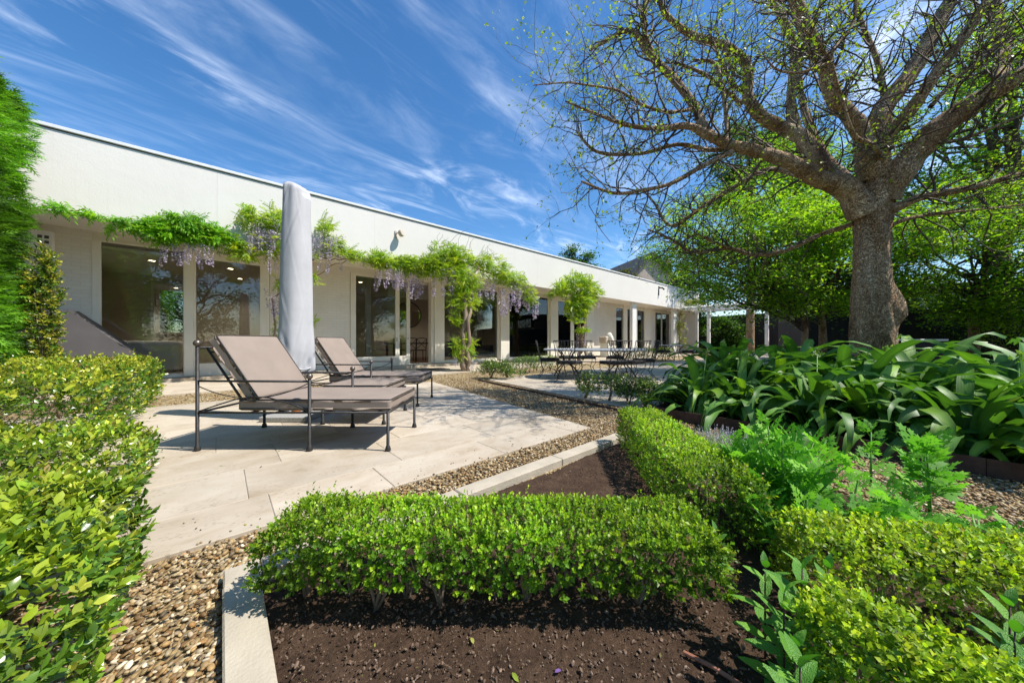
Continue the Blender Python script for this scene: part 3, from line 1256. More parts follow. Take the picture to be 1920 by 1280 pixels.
def cafe_chair(px, n, rz, label):
    e = empty('dining_chair', W(u_at(px, n), n, .1), ROT_H + rz)
    tag(e, label, 'chair', 'black chairs inside the dining room')
    MB().cbox(-.22, .22, -.22, .22, .43, .47, .012).build('seat', M['int_dark'], e)
    for sx in (-1, 1):
        MB().tube([(sx * .19, -.19, .43), (sx * .21, -.22, 0)], .016, 6).build('leg', M['int_dark'], e)
        MB().tube([(sx * .19, .19, 0), (sx * .2, .2, .45), (sx * .2, .26, .93)], .016, 6).build('leg', M['int_dark'], e)
    q = MB()
    q.tube([(-.2, .26, .92), (0, .30, .95), (.2, .26, .92)], .018, 6)
    q.tube([(-.2, .21, .5), (.2, .255, .9)], .012, 6)
    q.tube([(.2, .21, .5), (-.2, .255, .9)], .012, 6)
    q.build('backrest', M['int_dark'], e, smooth=True)


cafe_chair(766, 12.6, pi + .1, 'black cross-back chair seen through the open glass door, nearer its hinge side')
cafe_chair(787, 12.7, pi - .15, 'black cross-back chair seen through the open glass door, beside the white post')
cafe_chair(752, 13.6, .3, 'black cross-back chair behind the narrow sliding door glass')
e = empty('dining_table', W(u_at(775, 13.5), 13.5, .1), ROT_H)
tag(e, 'dark indoor dining table beyond the cross-back chairs', 'table')
MB().cbox(-1.1, 1.1, -.45, .45, .7, .75, .012).build('table_top', M['int_dark'], e)
for sx in (-1, 1):
    for sy in (-1, 1):
        MB().cbox(sx * 1.0 - .04, sx * 1.0 + .04, sy * .38 - .04, sy * .38 + .04, 0, .699, .006).build('leg', M['int_dark'], e)
e = empty('sofa', W(u_at(880, 13.2), 13.2, .1), ROT_H)
tag(e, 'dark low sofa behind the large living room pane', 'sofa')
soft_box(-1.0, 1.0, -.42, .42, .1, .45, .06).build('seat', M['pillow_dark'], e, smooth=True)
soft_box(-1.0, 1.0, .3, .5, .3, .85, .06).build('backrest', M['pillow_dark'], e, smooth=True)
for sx in (-1, 1):
    soft_box(sx * 1.08 - .1, sx * 1.08 + .1, -.42, .46, .1, .62, .05).build('armrest', M['pillow_dark'], e, smooth=True)
e = empty('tub_chair', W(u_at(1018, 12.2), 12.2, .1), ROT_H + .6)
tag(e, 'white shell armchair behind the pane beside the glass door', 'chair')
tv_, tf_ = [], []
for i in range(9):
    for j in range(13):
        a = pi * (-.15 + 1.3 * j / 12)
        t_ = i / 8
        r = .18 + .2 * t_ ** .7
        tv_.append((r * math.cos(a) * 1.1, r * math.sin(a), .42 + .42 * t_ ** 1.6 * (.6 + .4 * math.sin(a))))
for i in range(8):
    for j in range(12):
        q = i * 13 + j
        tf_.append((q, q + 1, q + 14, q + 13))
MB().add(tv_, tf_).build('shell', M['white'], e, smooth=True)
MB().lathe([(.26, 0), (.25, .02), (.03, .06), (.025, .3), (.12, .42), (.2, .43)], 20).build('pedestal', M['white'], e, smooth=True)
e = empty('bookshelf', W(u_at(1070, 14.6), 15.2, .1), ROT_H)
tag(e, 'pale open shelving seen through the far glass door', 'shelf')
MB().box(-2.4, -2.36, -.3, .1, 0, 2.6).build('side_panel', M['int_wall'], e)
MB().box(2.6, 2.64, -.3, .1, 0, 2.6).build('side_panel', M['int_wall'], e)
for k in range(6):
    MB().box(-2.358, 2.598, -.3, .1, .1 + k * .48, .14 + k * .48).build('shelf_board', M['int_ceiling'], e)

# ---- ceiling downlights: some seen lit, the others added to brighten the rooms
m_, t_, b_ = new_mat('lit_lamp')
b_.inputs['Emission Color'].default_value = (1, .78, .5, 1)
b_.inputs['Emission Strength'].default_value = 14
M['lit'] = m_
for px, n, lab in ((285, 12.5, 'added round ceiling downlight brightening the bed'), (432, 12.4, 'round ceiling downlight behind the bedroom door'), (450, 14.2, 'added round ceiling downlight deep in the bedroom'),
                   (676, 12.2, 'round ceiling downlight just inside the hinged glass door'), (774, 13.6, 'round ceiling downlight over the dining table'), (880, 13.4, 'added round ceiling downlight over the sofa'),
                   (985, 13.2, 'added round ceiling downlight over the white armchair'), (1060, 14.0, 'added round ceiling downlight before the shelves')):
    e = empty('downlight', W(u_at(px, n), n, 3.02), ROT_H)
    tag(e, lab, 'downlight', 'downlights inside the house')
    rg = [(.075 * math.cos(2 * pi * k / 20), .075 * math.sin(2 * pi * k / 20), -.006) for k in range(20)]
    MB().tube(rg, .012, 6, closed=True).build('trim_ring', M['white'], e, smooth=True)
    MB().lathe([(.05, -.012), (.062, -.004)], 20).build('lamp_disc', M['lit'], e)
    ld_ = bpy.data.lights.new('downlight_lamp', 'SPOT')
    ld_.energy = 32 if 'bed' in lab else 20
    ld_.spot_size = math.radians(140)
    ld_.spot_blend = .6
    ld_.color = (1, .85, .66)
    ld_.shadow_soft_size = .06
    lo_ = bpy.data.objects.new('downlight_lamp', ld_)
    lo_.location = (0, 0, -.04)
    link(lo_, e)

# ================================================================== GARDEN FURNITURE
def post_mesh(h, r=.0135):
    m = MB()
    m.lathe([(.024, 0), (.026, .012), (.021, .03), (.018, .04), (r, .046), (r, h)], 10)
    return m.mesh('leg', M['iron'], True)


PM = {'tall': post_mesh(.90), 'arm': post_mesh(.615), 'low': post_mesh(.335)}
KM = MB().ball((0, 0, 0), .030, 12, 8).mesh('finial', M['knob'], True)


def piping_loop(x0, x1, y0, y1, z, r=.02, rad=.0045):
    pts = []
    for cx, cy, a0 in ((x1 - r, y1 - r, 0), (x0 + r, y1 - r, 1), (x0 + r, y0 + r, 2), (x1 - r, y0 + r, 3)):
        for k in range(4):
            a = a0 * pi / 2 + k * pi / 6
            pts.append((cx + r * math.cos(a), cy + r * math.sin(a), z))
    return MB().tube(pts, rad, 5, closed=True)


def catenary(p, q, sag, n=9):
    p, q = Vector(p), Vector(q)
    return [p.lerp(q, t / (n - 1)) + Vector((0, 0, -sag * 4 * (t / (n - 1)) * (1 - t / (n - 1)))) for t in range(n)]


def make_lounger():
    Lx, Wy = 1.64, .76
    e = empty('sun_lounger')
    for y in (0, Wy):
        o = obj('leg', PM['tall'], e, (0, y, 0))
        obj('finial', KM, o, (0, 0, .925))
        o = obj('leg', PM['arm'], e, (.965, y, 0))
        obj('finial', KM, o, (0, 0, .64), sc=.9)
        obj('leg', PM['low'], e, (Lx, y, 0))
    f = MB()
    zr = .328
    for y in (0, Wy):
        f.tube([(0, y, zr), (Lx, y, zr)], .0095, 6)
    f.tube([(Lx, 0, zr), (Lx, Wy, zr)], .011, 6)
    f.tube([(0, 0, zr), (0, Wy, zr)], .0095, 6)
    f.build('seat_frame', M['iron'], e, smooth=True)
    for k in range(6):
        x = .46 + k * .22
        MB().box(x - .018, x + .018, .01, Wy - .01, zr - .004, zr + .006).build('slat', M['iron'], e)
    MB().tube([(0, 0, .885), (0, Wy, .885)], .0115, 8).build('top_rail', M['iron'], e, smooth=True)
    for y in (0, Wy):
        MB().tube([(0, y, .6), (.965, y, .596)], .0095, 8).build('arm_rail', M['iron'], e, smooth=True)
        r = MB()
        r.tube(catenary((0, y, .56), (.965, y, .585), .12, 13), .0045, 5)
        arch = [(.965, y, .345), (.8, y, .405), (.62, y, .455), (.47, y, .465), (.32, y, .44), (.16, y, .39), (0, y, .335)]
        r.tube(arch, .006, 5)
        r.build('side_scroll', M['iron'], e, smooth=True)
    # reclined back: frame, then cushion
    bx, bz, tx, tz = .41, .36, .055, .885
    d = Vector((tx - bx, 0, tz - bz))
    ln = d.length
    ang = math.atan2(d.z, -d.x)
    bf = MB()
    for y in (.03, Wy - .03):
        bf.tube([(bx, y, bz), (tx, y, tz)], .010, 6)
    for t in (.12, .5, .93):
        q = Vector((bx, 0, bz)) + d * t
        bf.tube([(q.x, .03, q.z), (q.x, Wy - .03, q.z)], .008, 6)
    bf.build('back_frame', M['iron'], e, smooth=True)
    sb = soft_box(.33, Lx + .015, .012, Wy - .012, .338, .44, .03, seg=4, puff=.012, amp=.0022, sub=7, seed=3)
    c1_ = sb.build('seat_cushion', M['cushion'], e, smooth=True)
    piping_loop(.335, Lx + .012, .016, Wy - .016, .437).build('piping', M['piping'], c1_, smooth=True)
    # back cushion modelled flat then leaned
    bc = soft_box(0, ln + .035, .012, Wy - .012, .0, .1, .03, seg=4, puff=.015, amp=.002, sub=7, seed=5)
    ca, sa = -d.x / ln, d.z / ln

    def lean(p):
        x, y, z = p
        return (bx - x * ca + z * sa + .028, y, bz + x * sa + z * ca + .03)
    bc.v = [lean(p) for p in bc.v]
    c2_ = bc.build('back_cushion', M['cushion'], e, smooth=True)
    pl = piping_loop(.006, ln + .03, .016, Wy - .016, .098)
    pl.v = [lean(p) for p in pl.v]
    pl.build('piping', M['piping'], c2_, smooth=True)
    t = MB().box(-.02, .03, .1, .13, .62, .635)
    t.v = [lean((x + ln * .62, y, z - .67)) for x, y, z in t.v]
    t.build('tie_strap', M['cushion'], e)
    return e


l1 = make_lounger()
p = gp(370, 845)
l1.location = (p.x, p.y, .001)
tag(l1, 'taupe cushioned black iron lounger nearest the camera with reclined back', 'sun lounger', 'iron loungers on the terrace')
l2 = copy_tree(l1)
l2.location = (-3.0, 4.74, .001)
l2.rotation_euler = (0, 0, math.radians(-1.5))
tag(l2, 'taupe cushioned black iron lounger beyond the covered umbrella, nearer the house', 'sun lounger', 'iron loungers on the terrace')

e = empty('footstool', (-2.14, 3.69, .001))
tag(e, 'black iron footstool with taupe cushion between the two loungers', 'footstool')
for x in (0, .69):
    for y in (0, .74):
        obj('leg', PM['low'], e, (x, y, 0))
f = MB()
for y in (0, .74):
    f.tube([(0, y, .328), (.69, y, .328)], .0095, 6)
for x in (0, .69):
    f.tube([(x, 0, .328), (x, .74, .328)], .0095, 6)
f.build('seat_frame', M['iron'], e, smooth=True)
c_ = soft_box(-.01, .7, .01, .73, .338, .44, .03, seg=4, puff=.014, amp=.002, sub=6, seed=9).build('cushion', M['cushion'], e, smooth=True)
piping_loop(-.006, .696, .014, .726, .437).build('piping', M['piping'], c_, smooth=True)

# ---- closed umbrella under a cloth cover
e = empty('covered_umbrella', (-2.66, 4.02, 0))
tag(e, 'tall closed umbrella in a pale grey cloth cover on granite base', 'umbrella')
MB().cbox(-.27, .27, -.25, .25, .002, .062, .006).build('base_slab', M['granite'], e)
MB().lathe([(.05, .0621), (.05, .1), (.03, .12), (.0285, 2.6)], 16).build('pole', M['orange_wood'], e, smooth=True, auto=40)


def cover_r(r, z, a):
    t = (z - .55) / 2.3
    w = .06 * math.sin(3 * a + .5 * math.sin(1.3 * z)) + .045 * math.sin(5 * a - .6 * z + 1) + .035 * math.sin(9 * a + .9 * math.sin(1.1 * z)) * (.6 + .4 * math.sin(2.2 * z + 1))
    w *= (.7 + .9 * math.exp(-((z - .6) / .2) ** 2) + .5 * math.exp(-((z - 2.75) / .2) ** 2))
    # a few sharp creases
    for ca, cz, sl_, am in ((-1.2, 2.3, .5, .05), (-2.0, 1.5, -.6, .045), (-.7, 1.1, .8, .04), (-1.6, .85, -.4, .05), (-.9, 2.62, -1.0, .06), (-2.3, 2.0, .9, .04), (-1.0, 1.75, -.9, .035), (-1.9, 2.55, .7, .05), (-.6, .8, .5, .05)):
        da = math.atan2(math.sin(a - ca), math.cos(a - ca))
        q = (z - cz) - sl_ * da
        w += am * math.exp(-(q / .035) ** 2 - (da / .5) ** 2) - am * .8 * math.exp(-((q - .06) / .05) ** 2 - (da / .5) ** 2)
    if z < .72:
        w += .06 * math.sin(14 * a) * (.72 - z) / .15
    return r * (1 + w)


prof = [(.09, .56), (.14, .545), (.172, .56)]
for k in range(60):
    t = k / 59
    z = .58 + t * 2.22
    r = .18 - .006 * t - .034 * t ** 1.5 + (.012 * math.sin(pi * min(1, t * 4)))
    prof.append((r, z))
prof += [(.132, 2.83), (.1, 2.855), (.05, 2.865), (.01, 2.866)]
cv = MB().lathe(prof, 72, fn=cover_r)
cv.v = [(x, y, z + (.012 * math.sin(4 * math.atan2(y, x)) + .008 * math.sin(9 * math.atan2(y, x)) if z < .7 else 0) - (.05 * max(0, x) / .16 if z > 2.75 else 0)) for x, y, z in cv.v]
co_ = cv.build('cloth_cover', M['cover_cloth'], e, smooth=True)
MB().tube([(.185 * math.cos(a), .185 * math.sin(a), .62 + .02 * math.sin(3 * a)) for a in np.linspace(0, 2 * pi, 40)[:-1]], .008, 5, closed=True).build('drawcord', M['cover_cloth'], co_, smooth=True)

# ---- covered barbecue beside the wall
e = empty('covered_barbecue', W(-2.05, 10.15, 0), ROT_H)
tag(e, 'charcoal cloth covered barbecue standing between yellow shrub and bedroom window', 'barbecue')
prof2 = [(-.72, 0), (-.72, .95), (-.68, 1.46), (-.02, 1.5), (.42, 1.02), (.72, .72), (.76, 0)]
bm = bmesh.new()
rows = []
for j in range(9):
    y = -.33 + .66 * j / 8
    rows.append([bm.verts.new((x, y * (1 - .06 * (z > 1)), z)) for x, z in prof2])
for j in range(8):
    for k in range(len(prof2) - 1):
        bm.faces.new((rows[j][k], rows[j][k + 1], rows[j + 1][k + 1], rows[j + 1][k]))
bm.faces.new(rows[0][::-1])
bm.faces.new(rows[-1])
bmesh.ops.recalc_face_normals(bm, faces=bm.faces)
bmesh.ops.subdivide_edges(bm, edges=bm.edges[:], cuts=5, use_grid_fill=True)
for v in bm.verts:
    x, y, z = v.co
    w = .012 * math.sin(x * 17 + z * 5) + .010 * math.sin(x * 31 - z * 9 + 1) + .008 * math.sin(z * 23 + x * 8)
    v.co.y += w * (1.4 if z < .95 else .6)
    v.co.z += .012 * math.sin(x * 9 + y * 14) * (z > .3)
    v.co.x += .01 * math.sin(z * 14 + y * 8)
bm.verts.index_update()
m_ = MB().add([v.co[:] for v in bm.verts], [[v.index for v in f.verts] for f in bm.faces])
bm.free()
o_ = m_.build('cloth_cover', M['grey_cover'], e, smooth=True, auto=35)
hem = MB()
hem.tube([(-.2, -.345, 1.47), (-.2, -.362, 1.0), (-.2, -.365, .4), (-.2, -.36, .02)], .007, 5)
hem.tube([(-.73, -.362, .62), (0, -.365, .63), (.73, -.362, .60)], .006, 5)
hem.build('seam', M['grey_cover'], o_, smooth=True)

# ---- wrought iron dining set
def make_chair():
    e = empty('garden_chair')
    soft_box(-.23, .23, -.23, .23, .43, .485, .02, seg=3, puff=.01, amp=.001, sub=3).build('seat_cushion', M['black_cushion'], e, smooth=True)
    f = MB()
    f.tube([(-.23, -.23, .42), (.23, -.23, .42), (.23, .23, .42), (-.23, .23, .42)], .009, 5, closed=True)
    f.build('seat_frame', M['iron'], e, smooth=True)
    for sx in (-1, 1):
        for sy in (-1, 1):
            MB().tube([(sx * .22, sy * .21, .42), (sx * .215, sy * .2, .30), (sx * .15, sy * .15, .18), (sx * .17, sy * .18, .12), (sx * .24, sy * .26, .02), (sx * .26, sy * .29, .004)], .0085, 5).build('leg', M['iron'], e, smooth=True)
    s = MB()
    s.tube([(-.16, -.16, .17), (0, 0, .24), (.16, .16, .17)], .006, 5)
    s.tube([(.16, -.16, .17), (0, 0, .245), (-.16, .16, .17)], .006, 5)
    s.build('stretcher', M['iron'], e, smooth=True)

    def bp(x, t):
        return (x * (1 + .12 * t), .225 + .12 * t + .02 * (1 - (x / .22) ** 2), .44 + .5 * t)
    b = MB()
    b.tube([bp(-.22, 0), bp(-.22, .5), bp(-.22, 1)], .009, 5)
    b.tube([bp(.22, 0), bp(.22, .5), bp(.22, 1)], .009, 5)
    b.tube([bp(x, 1) for x in (-.22, -.11, 0, .11, .22)], .009, 5)
    b.tube([bp(x, .1) for x in (-.22, -.11, 0, .11, .22)], .007, 5)
    b.build('back_frame', M['iron'], e, smooth=True)
    la = MB()
    for k in range(6):
        x0 = -.22 + .44 * k / 5
        for s_ in (-1, 1):
            pts = [bp(max(-.22, min(.22, x0 + s_ * .055 * math.sin(2 * pi * t * .9))), .1 + .9 * t) for t in np.linspace(0, 1, 8)]
            la.tube(pts, .0048, 4)
    la.build('back_lattice', M['iron'], e, smooth=True)
    return e


ch0 = make_chair()
TC = Vector((2.12, 8.45, 0))
chairs = [((1.62, 7.95), (2.2, 8.9), 'black lattice-back garden chair at the near corner of the stone table, closest to the gravel'),
          ((1.28, 9.05), (2.4, 9.0), 'black lattice-back garden chair at the house-side end of the stone table'),
          ((1.95, 10.05), (2.1, 9.0), 'black lattice-back garden chair across the table, in front of the second wisteria'),
          ((2.5, 10.15), (2.5, 9.0), 'black lattice-back garden chair across the table, second from its wisteria end'),
          ((2.58, 7.85), (2.35, 8.8), 'black lattice-back garden chair with its back to the camera, mid-table'),
          ((3.08, 8.1), (2.7, 8.8), 'black lattice-back garden chair beside the mid-table one, towards the strap-leaf plants'),
          ((3.62, 8.75), (2.5, 9.0), 'black lattice-back garden chair at the table end nearest the strap-leaf plants'),
          ((3.3, 10.0), (2.9, 9.0), 'black lattice-back garden chair across the table, below the white column')]
t2 = Vector((7.6, 15.6, 0))
chairs += [((7.05, 15.2), (7.6, 15.6), 'black lattice-back chair at the far small table, on its gravel side'),
           ((8.2, 15.2), (7.6, 15.6), 'black lattice-back chair at the far small table, on its pergola side')]
for i, (xy, face, lab) in enumerate(chairs):
    c = ch0 if i == 0 else copy_tree(ch0)
    sh_ = Vector((-.3, -.5, 0)) if i < 8 else Vector((0, 0, 0))
    c.location = (xy[0] + sh_.x, xy[1] + sh_.y, .001)
    d = (xy[0] - face[0], xy[1] - face[1])
    c.rotation_euler = (0, 0, math.atan2(d[1], d[0]) - pi / 2)
    tag(c, lab, 'chair', 'wrought iron garden chairs')


def garden_table(c, rx, ry, label):
    e = empty('garden_table', (c.x, c.y, .001))
    tag(e, label, 'table')
    vs = []
    ring = [(1.0, .690), (1.01, .70), (1.01, .725), (.995, .735)]
    m = MB()
    for sc_, z in ring:
        for k in range(48):
            a = 2 * pi * k / 48
            ex = .7
            x = math.copysign(abs(math.cos(a)) ** ex, math.cos(a)) * rx * sc_
            y = math.copysign(abs(math.sin(a)) ** ex, math.sin(a)) * ry * sc_
            vs.append((x, y, z))
    fs = []
    for i in range(3):
        for k in range(48):
            fs.append((i * 48 + k, i * 48 + (k + 1) % 48, (i + 1) * 48 + (k + 1) % 48, (i + 1) * 48 + k))
    fs.append(tuple(range(48))[::-1])
    fs.append(tuple(144 + k for k in range(48)))
    m.add(vs, fs)
    m.build('table_top', M['tabletop'], e)
    for sx in (-.55, .55):
        for sy in (-1, 1):
            MB().tube([(sx * rx + .28 * sy, sy * .32, .01), (sx * rx + .2 * sy, sy * .2, .2), (sx * rx + .05 * sy, sy * .05, .4), (sx * rx + .12 * sy, sy * .16, .6), (sx * rx + .2 * sy, sy * .26, .692)], .016, 6).build('leg', M['iron'], e, smooth=True)
            MB().tube([(sx * rx - .28 * sy, sy * .32, .01), (sx * rx - .2 * sy, sy * .2, .2), (sx * rx - .05 * sy, sy * .05, .4), (sx * rx - .12 * sy, sy * .16, .6), (sx * rx - .2 * sy, sy * .26, .692)], .016, 6).build('leg', M['iron'], e, smooth=True)
    MB().tube([(-.55 * rx, 0, .4), (.55 * rx, 0, .4)], .014, 6).build('stretcher', M['iron'], e, smooth=True)


garden_table(TC, 1.28, .72, 'long grey stone-topped table with curved iron legs')
garden_table(t2, .5, .5, 'small pale stone-topped table far off beside the pergola')

# ---- cream lidded oven against the wall
pw = W(u_at(1137, 10.2), 10.2, 0)
e = empty('garden_oven', pw, ROT_H)
tag(e, 'cream round-lidded garden oven standing beyond the stone table', 'oven')
MB().cbox(-.28, .28, -.25, .25, .0, .8, .03).build('stand', M['oven_white'], e)
MB().cbox(-.40, .05, -.22, .24, .801, 1.18, .05).build('body', M['oven_beige'], e)
lid = MB().lathe([(.02, -.2), (.2, -.19), (.31, -.08), (.335, .06), (.31, .14), (.22, .18), (.215, .165), (.12, .165), (.11, .185), (.01, .19)], 28).build('lid', M['oven_white'], e, smooth=True, auto=40)
lid.location = (.16, -.12, 1.06)
lid.rotation_euler = (math.radians(72), 0, math.radians(25))

# ---- door mat by the open door
e = MB().cbox(-.45, .45, -.3, .3, 0, .02, .004).build('door_mat', M['piping'])
pm_ = gp(812, 692, .02)
e.location = (pm_.x, pm_.y, .0135)
e.rotation_euler = (0, 0, ROT_H)
tag(e, 'dark door mat on the paving outside the open glass door', 'mat')

# ---- garden hose / pipe in the soil
pa, pb = gp(1282, 1222, .01), gp(1400, 1290, .005)
e = MB().tube([pa, pa.lerp(pb, .5) + Vector((0, 0, .006)), pb], .006, 8).build('irrigation_pipe', simple('terracotta_pipe', (.30, .12, .07), .6))
tag(e, 'thin reddish irrigation pipe half buried in the dark soil', 'pipe')

# ================================================================== HEDGES, SHRUBS, FLOWERS
def perp(a):
    ref = np.where(np.abs(a[:, 2:3]) < .9, np.array([[0, 0, 1.0]]), np.array([[1.0, 0, 0]]))
    e1 = unit(np.cross(a, ref))
    return e1, np.cross(a, e1)


def shoots(base, axis, length, nleaf, leaf, s0, s1, tmpl, c_old, c_new, jit=.25, wid=1.0):
    """leafy shoots: leaves round an axis, older at the foot, young at the tip"""
    n = len(base)
    axis = unit(axis)
    e1, e2 = perp(axis)
    ph = rng.uniform(0, 6.28, n)
    length = np.broadcast_to(length, (n,))
    out = []
    for k in range(nleaf):
        t = (k + .5) / nleaf
        tc_ = t ** .6
        a = ph + k * 2.4 + rng.normal(0, .2, n)
        rad = e1 * np.cos(a)[:, None] + e2 * np.sin(a)[:, None]
        s = (s0 * (1 - t) + s1 * t) + rng.normal(0, .18, n)
        fw = axis * np.cos(s)[:, None] + rad * np.sin(s)[:, None]
        nr = axis * np.sin(s)[:, None] - rad * np.cos(s)[:, None]
        ll = leaf * (1 - .25 * t) * (1 + jit * rng.standard_normal(n)).clip(.5, 1.6)
        col = c_old * (1 - tc_) + c_new * tc_
        pos = base + axis * (length * t)[:, None]
        sc = np.stack([ll * wid, ll, ll], -1)
        out.append((pos, frames(fw, nr), sc, col * (1 + .12 * rng.standard_normal((n, 1))).clip(.6, 1.5)))
    P = np.concatenate([o[0] for o in out])
    R = np.concatenate([o[1] for o in out])
    S = np.concatenate([o[2] for o in out])
    C = np.concatenate([o[3] for o in out])
    return P, R, S, C


def wob(p, seed, amp):
    r = np.random.default_rng(seed)
    d = np.zeros(len(p))
    for fr in (3.1, 6.3, 11.7, 19.0):
        k = r.standard_normal(3) * fr
        d += np.sin(p @ k + r.uniform(0, 6.3)) * 3.1 / fr
    return d * amp


def box_surface(l, w, h, dens, z0, faces='txXyY', rnd=.06):
    """random points and normals on a hedge body of length l, width w, height h (local coordinates)"""
    P, Nn = [], []

    def put(n, f, nr):
        n = int(n)
        a, b = rng.random(n), rng.random(n)
        P.append(f(a, b))
        Nn.append(np.repeat(np.array([nr], float), n, 0))
    hh = h - z0
    if 't' in faces:
        put(l * w * dens, lambda a, b: np.stack([(a - .5) * l, (b - .5) * w, 0 * a + h], -1), (0, 0, 1))
    if 'x' in faces:
        put(w * hh * dens, lambda a, b: np.stack([0 * a - l / 2, (a - .5) * w, z0 + b * hh], -1), (-1, 0, 0))
    if 'X' in faces:
        put(w * hh * dens, lambda a, b: np.stack([0 * a + l / 2, (a - .5) * w, z0 + b * hh], -1), (1, 0, 0))
    if 'y' in faces:
        put(l * hh * dens, lambda a, b: np.stack([(a - .5) * l, 0 * a - w / 2, z0 + b * hh], -1), (0, -1, 0))
    if 'Y' in faces:
        put(l * hh * dens, lambda a, b: np.stack([(a - .5) * l, 0 * a + w / 2, z0 + b * hh], -1), (0, 1, 0))
    P, Nn = np.concatenate(P), np.concatenate(Nn)
    # round the edges: pull points near two faces inwards
    for ax, half in ((0, l / 2), (1, w / 2)):
        over = np.maximum(0, np.abs(P[:, ax]) - (half - rnd))
        overz = np.maximum(0, P[:, 2] - (h - rnd))
        q = np.minimum(over, overz) / rnd
        P[:, ax] -= np.sign(P[:, ax]) * rnd * .45 * q
        P[:, 2] -= rnd * .45 * q
        s = np.zeros_like(P)
        s[:, ax] = np.sign(P[:, ax]) * over / rnd
        s[:, 2] = overz / rnd
        Nn = Nn + .8 * s
    return P, unit(Nn)


def to_world(P, c, ang):
    ca, sa = math.cos(ang), math.sin(ang)
    Q = P.copy()
    Q[:, 0] = P[:, 0] * ca - P[:, 1] * sa
    Q[:, 1] = P[:, 0] * sa + P[:, 1] * ca
    return Q + np.array([c])


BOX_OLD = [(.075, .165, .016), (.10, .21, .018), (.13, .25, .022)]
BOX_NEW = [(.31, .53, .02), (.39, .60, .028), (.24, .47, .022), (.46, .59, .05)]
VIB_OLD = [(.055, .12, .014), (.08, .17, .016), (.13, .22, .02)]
VIB_NEW = [(.30, .41, .025), (.38, .46, .035), (.21, .33, .022), (.46, .47, .06)]


